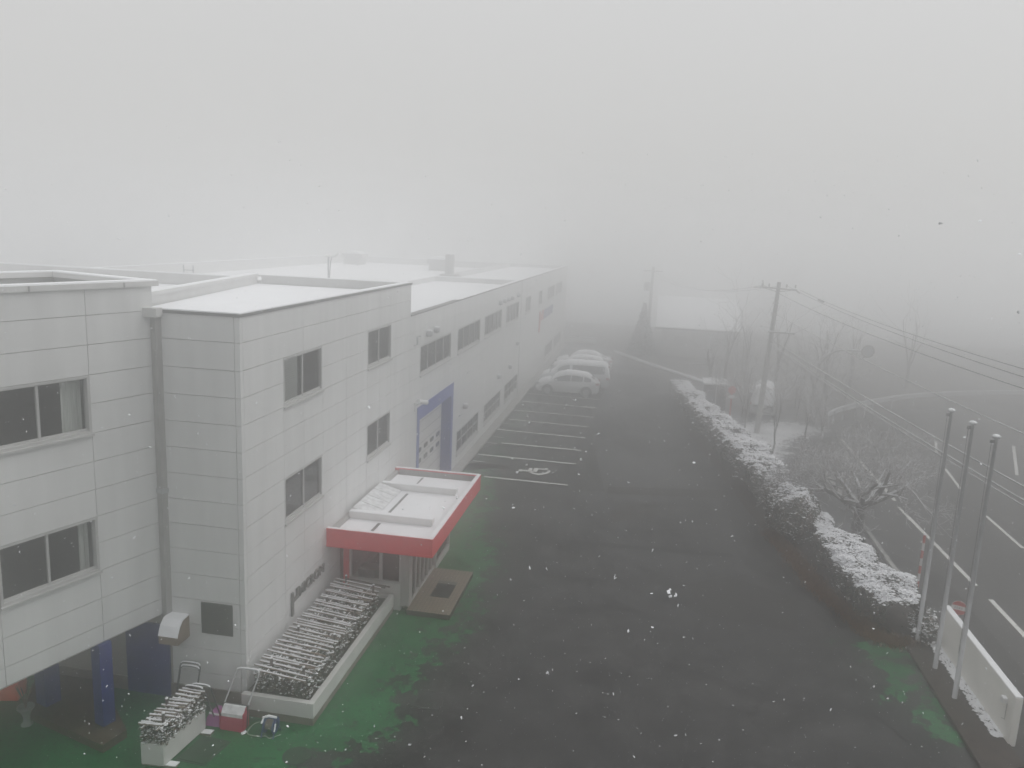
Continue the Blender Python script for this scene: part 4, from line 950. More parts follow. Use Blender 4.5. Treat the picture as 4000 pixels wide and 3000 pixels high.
MB().prism([(-7.83, 12.62, 0), (-7.70, 13.42, 0), (-8.34, 13.46, 0), (-8.46, 12.66, 0)], (0, 0, 0.013)).build('frame', M['iron'], t)
MB().prism([(-7.86, 12.66, 0), (-7.75, 13.38, 0), (-8.31, 13.42, 0), (-8.42, 12.70, 0)], (0, 0, 0.020)).build('lid', M['ironpaint'], t)
t = thing('snow_lump', (-7.6, 13.72, 0), 'small lump of snow on the ground beside the red scoop', 'snow lump')
V, F = blobs(6, lambda r: (-7.58 + r.normal() * 0.04, 13.74 + r.normal() * 0.02, 0.02), 0.05, 0.4, 5); MB().raw(V, F).build('lump', M['snow'], t)

# ------------------------------------------------------------------ hedges along the road
def hedge_points(r, path, widths, heights, per_m2):
    """shell of a wavy clipped hedge swept along a path"""
    P, Nn = [], []
    path = np.array(path, float)
    for i in range(len(path) - 1):
        p, q = path[i], path[i + 1]; ln = np.linalg.norm(q - p); t = (q - p) / ln; nn = np.array((t[1], -t[0]))
        wa, wb, ha, hb = widths[i], widths[i + 1], heights[i], heights[i + 1]
        n = int(ln * ((wa + wb) / 2 + ha + hb) * per_m2)
        f = r.uniform(size=n); w = wa + (wb - wa) * f; h = ha + (hb - ha) * f
        # superellipse cross-section angle
        a = r.uniform(-0.15, math.pi + 0.15, n); ca, sa = np.cos(a), np.sin(a)
        ex = 0.55; cx = np.sign(ca) * np.abs(ca) ** ex; cz = np.sign(sa) * np.abs(sa) ** ex
        lump = 1 + 0.10 * np.sin((i + f) * 5.3 + a * 1.5) + 0.07 * np.sin((i + f) * 11.7 - a * 2.3)
        inn = 1 - np.abs(r.normal(size=n)) * 0.08
        x = p + (q - p) * f[:, None] + nn * (cx * w / 2 * lump * inn)[:, None]; z = np.clip(h * 0.5 + h * 0.5 * cz * lump * inn, 0.03, None)
        P.append(np.column_stack([x, z])); Nn.append(np.column_stack([nn[0] * ca, nn[1] * ca, sa]))
    return np.concatenate(P), np.concatenate(Nn)
def snow_on(P, Nn, r, lo, seed):
    """lumpy snow cover: thick on the mounds, missing in the hollows and on the sides"""
    k = np.sin(P[:, 1] * 3.1 + seed) * 0.5 + np.sin(P[:, 1] * 7.3 + P[:, 0] * 4.1 + seed) * 0.35 + np.sin(P[:, 0] * 9.0 - P[:, 1] * 5.0) * 0.3
    return Nn[:, 2] + 0.34 * k + r.normal(size=len(P)) * 0.13 > lo
t = thing('clipped_hedge', (6.8, 24.5, 0), 'near stretch of snow topped clipped hedge behind the flagpoles', 'hedge')
P, Nn = hedge_points(rr, [(7.35, 21.75), (7.1, 22.7), (6.95, 23.6), (6.75, 24.2), (6.7, 25.3), (6.6, 26.2), (6.5, 26.9), (6.45, 28.2), (6.3, 29.8)], [1.2, 1.95, 1.7, 1.1, 1.65, 1.4, 1.0, 0.85, 0.7], [1.0, 1.3, 1.22, 0.95, 1.26, 1.2, 0.98, 1.02, 0.95], 900)
bush_parts(t, P, Nn, 0.042, rr, 0, 0.28, 0.02, 0.45, pick=snow_on(P, Nn, rr, 0.72, 0.4) | (rr.uniform(size=len(P)) < 0.03))
t = thing('round_shrub', (5.6, 29.0, 0), 'rounded dark shrub standing proud of the hedge, snow only on its crown', 'shrub')
ns = 7200; ang = rr.uniform(0, 2 * math.pi, ns); el = np.arccos(rr.uniform(-0.7, 1, ns)); nrm = np.column_stack([np.sin(el) * np.cos(ang), np.sin(el) * np.sin(ang), np.cos(el)])
P = np.array((5.58, 28.75, 0.86)) + nrm * np.array((0.92, 1.25, 0.96)) * (1 - np.abs(rr.normal(size=(ns, 1))) * 0.09) * (1 + 0.09 * np.sin(ang * 3)[:, None] + 0.08 * np.sin(el * 7 + ang * 2)[:, None]); P[:, 2] = np.clip(P[:, 2], 0.03, None)
bush_parts(t, P, nrm, 0.045, rr, 0, 0.42, 0.05, 0.72, pick=snow_on(P, nrm, rr, 0.78, 1.0) | (rr.uniform(size=ns) < 0.10))
t = thing('clipped_hedge', (4.0, 42, 0), 'long far stretch of lumpy snow topped hedge receding into the fog', 'hedge')
path = [(5.6, 31.0), (5.45, 32.0), (5.3, 33.2), (5.1, 34.4), (5.0, 35.6), (4.85, 36.8), (4.55, 38.2), (4.35, 39.4), (4.2, 40.6), (3.9, 42.0), (3.6, 43.6), (3.35, 45.2), (3.1, 46.8), (2.85, 48.6), (2.6, 50.6), (2.35, 52.4), (2.25, 53.4)]
P, Nn = hedge_points(rr, path, [1.2, 1.8, 1.4, 1.95, 1.45, 2.0, 1.5, 1.85, 1.4, 1.8, 1.35, 1.7, 1.3, 1.6, 1.25, 1.5, 0.9], [1.2, 1.46, 1.18, 1.42, 1.12, 1.48, 1.14, 1.42, 1.1, 1.42, 1.15, 1.38, 1.12, 1.36, 1.12, 1.3, 1.0], 400)
bush_parts(t, P, Nn, 0.062, rr, 0, 0.42, 0.10, 0.5, pick=snow_on(P + 0, np.column_stack([Nn[:, 0], Nn[:, 1], Nn[:, 2] + 0.30 * Nn[:, 0]]), rr, 0.80, 2.0) | (rr.uniform(size=len(P)) < 0.05))
t = thing('garden_shrub', (8.0, 21.9, 0), 'small twiggy shrub with lumps of snow between flagpole and sign wall', 'shrub')
P = np.array((7.98, 21.95, 0.38)) + rr.normal(size=(900, 3)) * np.array((0.16, 0.28, 0.17)); P[:, 2] = np.clip(P[:, 2], 0.05, None)
bush_parts(t, P, np.tile(np.array((0, 0, 1.0)), (900, 1)), 0.045, rr, 0.28, 0.4, 0.2)
# dry grass along the foot of the hedge
n = 9000; f = rr.uniform(size=n); gp = np.array([(7.55, 21.35), (6.7, 21.45), (6.35, 22.6), (5.75, 24.3), (5.6, 25.4), (5.3, 27.3), (4.9, 29.0)])
seg = np.minimum((f * 6).astype(int), 5); ff = f * 6 - seg; base = gp[seg] + (gp[seg + 1] - gp[seg]) * ff[:, None] + rr.normal(size=(n, 2)) * 0.17
hh = rr.uniform(0.05, 0.20, n); ln = rr.normal(size=(n, 2)) * 0.08
V = np.stack([np.column_stack([base - 0.012, np.zeros(n)]), np.column_stack([base + 0.012, np.zeros(n)]), np.column_stack([base + ln, hh])], 1).reshape(-1, 3)
mb = MB(); mb.v = V.tolist(); mb.f = [(3 * i, 3 * i + 1, 3 * i + 2) for i in range(n)]
tag(mb.build('dry_grass', M['drygrass']), kind='stuff')

# ------------------------------------------------------------------ trees
def grow(r, base, trunk_h, trunk_r, limbs, spread, crown_h, depth, droop=0.0, minr=0.006, more=0):
    """returns [(p0, p1, r0, r1, level)] of a bare branching tree"""
    segs = []
    def limb(p, d, ln, rad, lv):
        n = 4 if lv < 2 else 3
        q = p
        for i in range(n):
            d = d + r.normal(size=3) * (0.13 if lv < 2 else 0.22); d[2] += 0.05 - droop; d /= np.linalg.norm(d)
            q2 = q + d * ln / n; ra, rb = rad * (1 - 0.6 * i / n), rad * (1 - 0.6 * (i + 1) / n)
            segs.append((q, q2, max(ra, minr), max(rb, minr), lv)); q = q2
            if lv < depth and i >= (1 if lv > 0 else 1):
                for _ in range(r.integers(1, 3) + (more if lv in (2, 3) else 0)):
                    s = r.normal(size=3); s[2] += 0.15; e = d * 0.75 + s * 0.55; e /= np.linalg.norm(e)
                    limb(q, e, ln * r.uniform(0.45, 0.72), rb * 0.62, lv + 1)
    b = np.array(base, float); top = b + np.array((0.02, 0, trunk_h)); m = b + (top - b) * 0.5 + np.array((r.normal() * 0.03, 0, 0))
    segs.append((b, m, trunk_r * 1.15, trunk_r, 0)); segs.append((m, top, trunk_r, trunk_r * 0.92, 0))
    for k in range(limbs):
        a = 2 * math.pi * (k + r.uniform(-0.3, 0.3)) / limbs; e = np.array((math.cos(a) * spread, math.sin(a) * spread, r.uniform(0.45, 1.0) * crown_h)); ln = np.linalg.norm(e)
        limb(top - np.array((0, 0, r.uniform(0, 0.25) * trunk_h)), e / ln, ln * 0.62, trunk_r * 0.62, 1)
    return segs
def tree_mesh(name, label, base, segs, cat='tree', group=None, snow=0.85, r=rr):
    t = thing(name, base, label, cat, group)
    tr, cr_, sn = MB(), MB(), MB()
    for p, q, a, b, lv in segs:
        (tr if lv <= 1 else cr_).tube([p, q], [a, b], 7 if lv < 1 else (5 if lv < 2 else 3), caps=lv < 1)
        if lv >= 1 and abs((q - p)[2]) < 0.85 * np.linalg.norm(q - p) and r.uniform() < snow:
            k = max(a, 0.007); up = np.array((0, 0, k * 0.75)); sn.tube([p + up, q + up], [k * 0.8, max(b, 0.006) * 0.8], 3, caps=False)
    tr.build('trunk', M['bark'], t)
    if cr_.v: cr_.build('crown', M['twig'], t)
    if sn.v: sn.build('snow', M['snow'], t)
    return t
rt = np.random.default_rng(23)
tree_mesh('bare_tree', 'large bare spreading tree with snow dusted twigs beside the road', (8.2, 30.3, 0), grow(rt, (8.2, 30.3, 0), 0.95, 0.19, 9, 2.7, 1.75, 5, minr=0.0062, more=1), r=rt)
def thin_tree(x, y, h, label, seed, tall=1.0, name='bare_sapling', group='bare saplings behind the hedge', depth=3):
    r_ = np.random.default_rng(seed)
    tree_mesh(name, label, (x, y, 0), grow(r_, (x, y, 0), h * 0.3, 0.045 * tall, 4, h * 0.16, h * 0.95, depth, minr=0.009), group=group, r=r_)
thin_tree(6.5, 40.3, 4.0, 'slender bare sapling nearest the snowy verge, its trunk bent near the base', 3)
thin_tree(5.7, 45.2, 4.0, 'slender bare sapling rising from the hedge left of the utility pole', 4)
thin_tree(8.75, 44.2, 2.6, 'short bare sapling at the road edge right of the utility pole', 5)
thin_tree(9.7, 44.8, 1.7, 'tiny bare sapling nearest the curved guardrail', 6)
thin_tree(4.3, 54.0, 4.6, 'bare tree with a thick dark trunk beside the shed', 8, 3.4, 'bare_tree', 'foggy bare trees')
far = ((8.6, 55, 6.2, 'foggy bare tree behind the parked van, nearest the utility pole'), (10.8, 53.5, 5.0, 'foggy bare tree at the start of the guardrail'), (12.4, 58, 6.0, 'foggy bare tree behind the guardrail post'),
       (15.0, 62, 6.5, 'faint bare tree beyond the street lamp arm'), (19.5, 64, 6.5, 'faintest bare tree far beyond the guardrail'), (5.8, 60, 6.0, 'foggy bare tree in front of the distant house'), (7.6, 63, 6.4, 'foggy bare tree beside the globe street lamp'))
for k, (x, y, h, lb) in enumerate(far): thin_tree(x, y, h, lb, 40 + k, 2.6, 'bare_tree', 'foggy bare trees')
rs_ = np.random.default_rng(91)
scrub = ('left of the hydrant sign', 'just right of the hydrant sign', 'between the saplings and the parked van', 'touching the parked van', 'behind the snowy verge', 'beside the guardrail end', 'behind the first guardrail posts', 'near the white delineator post', 'beyond the street lamp', 'under the mirror bracket')
for k, (x, y, h) in enumerate(((4.4, 48.2, 2.6), (5.9, 48.8, 3.0), (6.6, 51.8, 3.4), (8.5, 51.0, 3.2), (9.0, 48.6, 2.2), (10.0, 48.3, 2.4), (11.2, 51.5, 3.2), (13.0, 54.5, 3.4), (10.6, 56.0, 4.0), (9.6, 52.8, 3.6))):
    thin_tree(x, y, h, 'twiggy leafless shrub in the fog ' + scrub[k], 70 + k, 0.8, 'twiggy_shrub', 'twiggy shrubs along the verge', 4)
t = thing('conifer', (-0.5, 71, 0), 'faint cone shaped conifer beside the distant house', 'tree')
n = 3000; zz = 0.3 + 4.4 * rr.uniform(size=n) ** 1.3; rad = (1.0 - zz / 4.8) * 1.45 * np.sqrt(rr.uniform(size=n)); an = rr.uniform(0, 6.28, n)
P = np.column_stack([-0.5 + rad * np.cos(an), 71 + rad * np.sin(an), zz]); np_mesh('crown', *leaf_cloud(P, np.tile(np.array((0, 0, 1.0)), (n, 1)), 0.16, rr), M['frostleaf'], t); MB().tube([(-0.5, 71, 0), (-0.5, 71, 4.4)], [0.14, 0.03], 8).build('trunk', M['bark'], t)

# ------------------------------------------------------------------ flagpoles, sign wall, markers
def flagpole(y, label):
    t = thing('flagpole', (7.73, y, 0), label, 'flagpole', 'flagpoles behind the sign wall')
    MB().tube([(7.73, y, 0), (7.73, y, 3.2), (7.73, y, 6.36)], [0.058, 0.05, 0.036], 12).build('pole', M['steel'], t, smooth=True)
    c = MB().lathe((7.73, y, 6.36), [(0.04, 0), (0.075, 0.015), (0.075, 0.035), (0.03, 0.05)], 14).build('cap', M['steel'], t)
    MB().lathe((7.73, y, 6.41), [(0.085, 0), (0.09, 0.02), (0.05, 0.05), (0.01, 0.06)], 12).build('cap_snow', M['snow'], t, smooth=True)
    MB().box(7.62, 7.70, y - 0.025, y + 0.025, 6.26, 6.33).build('pulley', M['darkedge'], t)
    MB().tube([(7.645, y, 6.27), (7.655, y, 3.6), (7.665, y, 1.2)], 0.006, 5).build('halyard', M['wire'], t)
flagpole(21.54, 'grey flagpole farthest of the three, standing against the hedge end'); flagpole(20.12, 'middle grey flagpole of the three beside the white sign wall'); flagpole(18.77, 'nearest grey flagpole of the three beside the white sign wall')
t = thing('sign_wall', (8.33, 19.3, 0), 'low white rendered gate wall with snow along its top', 'wall')
M['gatewall'] = mat('cream_render', (0.84, 0.83, 0.78), 0.75, 0.05, 1.5, 0.08, 40)
MB().box(8.24, 8.40, 17.12, 21.55, 0, 1.14).build('body', M['gatewall'], t, bevel=0.02); MB().box(8.24, 8.40, 17.13, 21.54, 1.14, 1.165).build('top_snow', M['snow'], t, bevel=0.01)
MB().box(8.14, 8.24, 17.42, 17.55, 0.82, 0.92).build('wall_lamp', M['white'], t); MB().box(8.15, 8.235, 17.42, 17.55, 0.92, 0.945).build('lamp_snow', M['snow'], t)
MB().tube([(8.21, 17.37, 0.85), (8.21, 17.37, 0.48), (8.21, 17.5, 0.43)], 0.010, 5).build('conduit', M['greypipe'], t)
t = thing('no_entry_sign', (9.1, 22.7, 0), 'small round red sign with a white band on a stand beside the road', 'sign')
fv = np.array((-9.1, -22.7, 9.0)); fv /= np.linalg.norm(fv); fv = np.array((-0.37, -0.92, 0.12)); fv /= np.linalg.norm(fv); sx = np.cross((0, 0, 1), fv); sx /= np.linalg.norm(sx); sz = np.cross(fv, sx); cs_ = np.array((9.1, 22.7, 0.62))
def dpoly(fn, d0, th): return MB().prism([cs_ + sx * a + sz * b + fv * d0 for a, b in fn], fv * th)
cir = [(0.2 * math.cos(a), 0.2 * math.sin(a)) for a in np.linspace(0, 2 * math.pi, 28, endpoint=False)]
dpoly(cir, 0, 0.01).build('disc', M['white'], t); cir2 = [(0.19 * math.cos(a), 0.19 * math.sin(a)) for a in np.linspace(0, 2 * math.pi, 40, endpoint=False)]
up_ = [q for q in cir2 if q[1] > 0.058]; lo_ = [q for q in cir2 if q[1] < -0.058]
dpoly(up_, 0.0105, 0.003).build('red_field', M['redpole'], t); dpoly(lo_, 0.0105, 0.003).build('red_field', M['redpole'], t)
ch = MB()
for k, a in enumerate((-0.10, -0.045, 0.01, 0.065)):
    for b, w in ((0.022, 0.036), (0.0, 0.028), (-0.022, 0.036)): ch.prism([cs_ + sx * (a + dx) + sz * (b + dz) + fv * 0.0106 for dx, dz in ((-w / 2, -0.004), (w / 2, -0.004), (w / 2, 0.004), (-w / 2, 0.004))], fv * 0.002)
    ch.prism([cs_ + sx * (a + dx) + sz * dz + fv * 0.0108 for dx, dz in ((-0.004, -0.03), (0.004, -0.03), (0.004, 0.03), (-0.004, 0.03))], fv * 0.002)
ch.build('characters', M['letter'], t)
MB().tube([cs_ - sz * 0.2 - fv * 0.012, (9.1, 22.72, 0.16)], 0.016, 8).build('post', M['orange'], t); MB().lathe((9.1, 22.7, 0), [(0.16, 0), (0.16, 0.05), (0.05, 0.16), (0.03, 0.2)], 16).build('base', M['pinkish'], t)
sl = MB(); sl.tube([(9.12, 22.66, 0.3), (9.22, 22.58, 0.1)], 0.02, 6); sl.build('snow', M['snow'], t)
def banded(x, y, h, nb, r, label, name, cat):
    t = thing(name, (x, y, 0), label, cat)
    for k in range(nb):
        MB().tube([(x, y, h * k / nb), (x, y, h * (k + 1) / nb)], r, 12).build('red_band' if (nb - k) % 2 else 'white_band', M['redpole'] if (nb - k) % 2 else M['white'], t)
    MB().lathe((x, y, h), [(r, 0), (r, 0.02), (r * 0.4, 0.05)], 10).build('snow_cap', M['snow'], t)
banded(8.85, 25.3, 1.75, 7, 0.04, 'red and white banded marker pole behind the near hedge', 'marker_pole', 'pole')
t = thing('hydrant_sign', (5.0, 47.0, 0), 'slim red post with a round red sign behind the far hedge', 'sign')
MB().tube([(5.0, 47.0, 0), (5.0, 47.0, 2.0)], 0.05, 10).build('post', M['redpole'], t); MB().prism([(5.0 + 0.22 * math.cos(a), 46.94, 1.95 + 0.22 * math.sin(a)) for a in np.linspace(0, 6.283, 24, endpoint=False)], (0, 0.03, 0)).build('disc', M['redpole'], t)
MB().prism([(5.0 + 0.20 * math.cos(a), 46.93, 1.55 + 0.10 * math.sin(a)) for a in np.linspace(0, 6.283, 20, endpoint=False)], (0, 0.03, 0)).build('plate', M['white'], t)
MB().tube(curve([(5.15, 46.95, 2.12), (5.3, 46.95, 2.1), (5.34, 46.95, 1.92)], 4), 0.03, 6).build('snow', M['snow'], t)

# utility pole, wires, lamps
PX, PY = 6.3, 44.8
t = thing('utility_pole', (PX, PY, 0), 'tall concrete utility pole with two crossarms behind the far hedge', 'utility pole')
MB().tube([(PX, PY, 0), (PX + 0.16, PY, 4), (PX + 0.36, PY, 8.35)], [0.16, 0.135, 0.10], 12).build('pole', M['polegrey'], t, smooth=True)
ca = MB().tube([(PX - 0.62, PY - 0.1, 8.06), (PX + 1.3, PY - 0.1, 7.98)], 0.045, 6).build('crossarm', M['polegrey'], t)
ins = MB()
for x in (-0.5, -0.15, 0.75, 1.2): ins.lathe((PX + x, PY - 0.1, 8.09), [(0.03, 0), (0.055, 0.05), (0.035, 0.09), (0.05, 0.14), (0.02, 0.18)], 8)
ins.tube([(PX - 0.45, PY - 0.1, 8.1), (PX - 0.5, PY - 0.1, 8.42)], 0.03, 5); ins.tube([(PX + 1.2, PY - 0.1, 8.0), (PX + 1.45, PY - 0.12, 7.82)], 0.035, 5); ins.tube([(PX - 0.5, PY - 0.1, 8.06), (PX - 0.9, PY + 0.2, 8.0)], 0.03, 5); ins.build('insulator', M['greypipe'], ca)
MB().tube([(PX - 0.35, PY - 0.14, 8.0), (PX + 0.3, PY - 0.14, 7.85), (PX + 0.95, PY - 0.14, 7.95)], 0.02, 5).build('arm_brace', M['polegrey'], t)
a2 = MB().tube([(PX + 0.02, PY - 0.15, 5.68), (PX + 1.4, PY - 0.15, 5.66)], 0.05, 6).build('crossarm', M['polegrey'], t); MB().tube([(PX + 0.3, PY - 0.15, 5.25), (PX + 0.65, PY - 0.15, 5.62)], 0.022, 5).build('arm_brace', M['polegrey'], t)
MB().box(PX + 0.02, PX + 1.4, PY - 0.19, PY - 0.11, 5.72, 5.75).build('arm_snow', M['snow'], a2)
bands = MB()
for z in (7.2, 6.65, 6.55, 5.2, 4.2, 3.6): bands.lathe((PX + 0.04 * z, PY, z), [(0.165, 0), (0.165, 0.05)], 12)
bands.build('steel_band', M['greypipe'], t)
stp_ = MB()
for k in range(9): z = 4.3 + 0.4 * k; sgn = 1 if k % 2 else -1; stp_.tube([(PX + 0.042 * z, PY, z), (PX + 0.042 * z + sgn * 0.28, PY, z)], 0.012, 5)
stp_.build('climbing_step', M['steel'], t)
def wire(name, a, b, sag, r, label, group, m='wire', snow=False, n=40):
    a, b = np.array(a, float), np.array(b, float); t = thing(name, tuple(a), label, 'cable', group)
    pts = [a + (b - a) * i / n - np.array((0, 0, 4 * sag * (i / n) * (1 - i / n))) for i in range(n + 1)]
    MB().tube(pts, r, 5).build('strand', M[m], t)
    if snow: MB().tube([p + np.array((0, 0, r * 1.1)) for p in pts], [r * 0.95 * (0.7 + 0.5 * rr.uniform()) for _ in pts], 5).build('strand_snow', M['thinsnow'], t)
G1, G2 = 'upper wires from the utility pole over the road', 'low snow laden cables from the utility pole'
wire('overhead_wire', (PX - 0.5, PY, 8.2), (8.65, 4, 8.15), 0.55, 0.010, 'lowest of the three thin upper wires crossing above the road', G1)
wire('overhead_wire', (PX + 0.75, PY, 8.2), (9.0, 4, 8.2), 0.52, 0.010, 'middle of the three thin upper wires crossing above the road', G1)
wire('overhead_wire', (PX + 1.45, PY, 8.0), (9.5, 4, 8.35), 0.50, 0.010, 'topmost of the three thin upper wires, with a dark sleeve', G1)
MB_ = MB().tube([(7.98, 40.9, 7.78), (8.02, 39.9, 7.76)], 0.045, 6)
t = thing('wire_sleeve', (8.0, 40.4, 7.77), 'short dark sleeve clipped on the topmost upper wire', 'sleeve'); MB_.build('tube', M['wire'], t)
wire('overhead_wire', (PX + 0.35, PY, 6.65), (10.4, 4, 6.5), 0.35, 0.009, 'single pale wire between the upper wires and the low cables', G1, snow=True)
wire('snowy_cable', (PX + 0.3, PY - 0.1, 5.25), (10.55, 4, 5.3), 0.30, 0.014, 'highest of the low snow laden cables passing behind the flagpoles', G2, snow=True)
wire('snowy_cable', (PX + 0.25, PY - 0.1, 5.05), (10.35, 4, 5.1), 0.34, 0.015, 'middle low snow laden cable passing behind the flagpoles', G2, snow=True)
wire('snowy_cable', (PX + 0.22, PY - 0.1, 5.0), (10.30, 4, 5.0), 0.36, 0.011, 'lowest low snow laden cable, slightly ragged with snow', G2, snow=True)
G3 = 'faint wires between the two utility poles'
for k, (x, lb) in enumerate(((-0.5, 'faint far wire leaving the left tip of the crossarm'), (0.3, 'faint far wire leaving the pole top towards the distant pole'))): wire('overhead_wire', (PX + x, PY, 8.15), (-0.5 + 0.5 * k, 75, 7.4), 0.9, 0.008, lb, G3)
t = thing('utility_pole', (-0.1, 75, 0), 'barely visible distant utility pole next to the conifer', 'utility pole')
MB().tube([(-0.1, 75, 0), (0.0, 75, 7.8)], [0.19, 0.12], 10).build('pole', M['polegrey'], t); MB().tube([(-0.9, 74.9, 7.4), (0.9, 74.9, 7.4)], 0.05, 6).build('crossarm', M['polegrey'], t); MB().lathe((-0.45, 74.8, 5.6), [(0.25, 0), (0.28, 0.05), (0.28, 0.7), (0.2, 0.8)], 12).build('transformer', M['polegrey'], t)
t = thing('street_lamp', (10.2, 50, 0), 'grey street lamp whose curved arm reaches over the road', 'street lamp')
MB().tube(curve([(10.1, 50, 0), (10.15, 50, 2.6), (10.4, 50, 3.6), (11.0, 50, 4.15), (11.6, 50, 4.3), (12.2, 50, 4.3)], 8), [0.07] * 20 + [0.05] * 21, 8).build('pole', M['polegrey'], t)
MB().tube([(11.5, 50, 4.36), (12.5, 50, 4.36)], 0.035, 6).build('arm_snow', M['snow'], t); MB().obox((12.0, 49.93, 4.25), (0.6, 0, 0), (0, 0.14, 0), (0, 0, 0.10)).build('lamp_head', M['greypipe'], t)
t = thing('road_mirror', (11.9, 45.2, 4.94), 'round traffic mirror ring seen under the upper wires', 'mirror')
ring = MB(); pts = [(11.6 + 0.30 * math.cos(a), 45, 4.93 + 0.30 * math.sin(a)) for a in np.linspace(0, 2 * math.pi, 37)]; ring.tube(pts, 0.045, 8, caps=False); ring.build('rim', M['polegrey'], t)
MB().prism([(11.6 + 0.26 * math.cos(a), 45.0, 4.93 + 0.26 * math.sin(a)) for a in np.linspace(0, 6.283, 28, endpoint=False)], (0, 0.04, 0)).build('mirror_face', mat('dull_mirror', (0.42, 0.43, 0.44), 0.3, metal=0.2), t)
MB().tube(curve([(11.6, 45.06, 4.93), (11.62, 45.3, 4.7), (11.62, 46.8, 4.2), (11.62, 48.6, 4.28), (11.62, 49.95, 4.3)], 5), 0.03, 6).build('bracket', M['polegrey'], t)
t = thing('globe_lamp', (7.2, 66, 0), 'faint globe street lamp on a bent post near the distant house', 'street lamp')
MB().tube(curve([(7.05, 66, 0), (7.08, 66, 2.4), (7.2, 66, 3.1)], 6), 0.05, 8).build('post', M['polegrey'], t); MB().lathe((7.27, 66, 3.05), [(0.05, 0), (0.18, 0.1), (0.18, 0.2), (0.1, 0.3)], 12).build('globe', M['white'], t)

# guardrail
gpts = curve([(10.45, 47.1, 0), (10.75, 48.2, 0), (11.7, 49.9, 0), (13.3, 52.0, 0), (15.6, 54.6, 0), (18.4, 57.0, 0), (22.7, 59.6, 0), (28, 62, 0)], 6)
t = thing('guardrail', tuple(gpts[0]), 'curved snow topped guardrail at the road bend', 'guardrail')
b = MB(); prof = [(0, 0.85), (0.06, 0.78), (0.0, 0.70), (0.06, 0.62), (0, 0.54)]
for i in range(len(gpts) - 1):
    p, q = gpts[i], gpts[i + 1]; d = (q - p) / np.linalg.norm(q - p); nn = np.array((d[1], -d[0], 0))
    for (d0, z0), (d1, z1) in zip(prof[:-1], prof[1:]): b.poly([p + nn * d0 + np.array((0, 0, z0)), q + nn * d0 + np.array((0, 0, z0)), q + nn * d1 + np.array((0, 0, z1)), p + nn * d1 + np.array((0, 0, z1))])
b.build('beam', M['steel'], t); MB().tube([p + np.array((0, 0, 0.87)) for p in gpts], 0.025, 6).build('beam_snow', M['snow'], t)
for i in range(1, len(gpts) - 1, 4):
    p = gpts[i] - np.array((-0.05, 0.02, 0)); MB().tube([p, p + np.array((0, 0, 0.8))], 0.05, 8).build('post', M['steel'], t)
t = thing('delineator_post', (13.5, 51.4, 0), 'white delineator post in front of the guardrail', 'post'); MB().tube([(13.5, 51.4, 0), (13.52, 51.4, 0.85)], 0.05, 10).build('post', M['white'], t); MB().lathe((13.52, 51.4, 0.85), [(0.05, 0), (0.055, 0.03), (0.02, 0.06)], 10).build('cap', M['snow'], t)

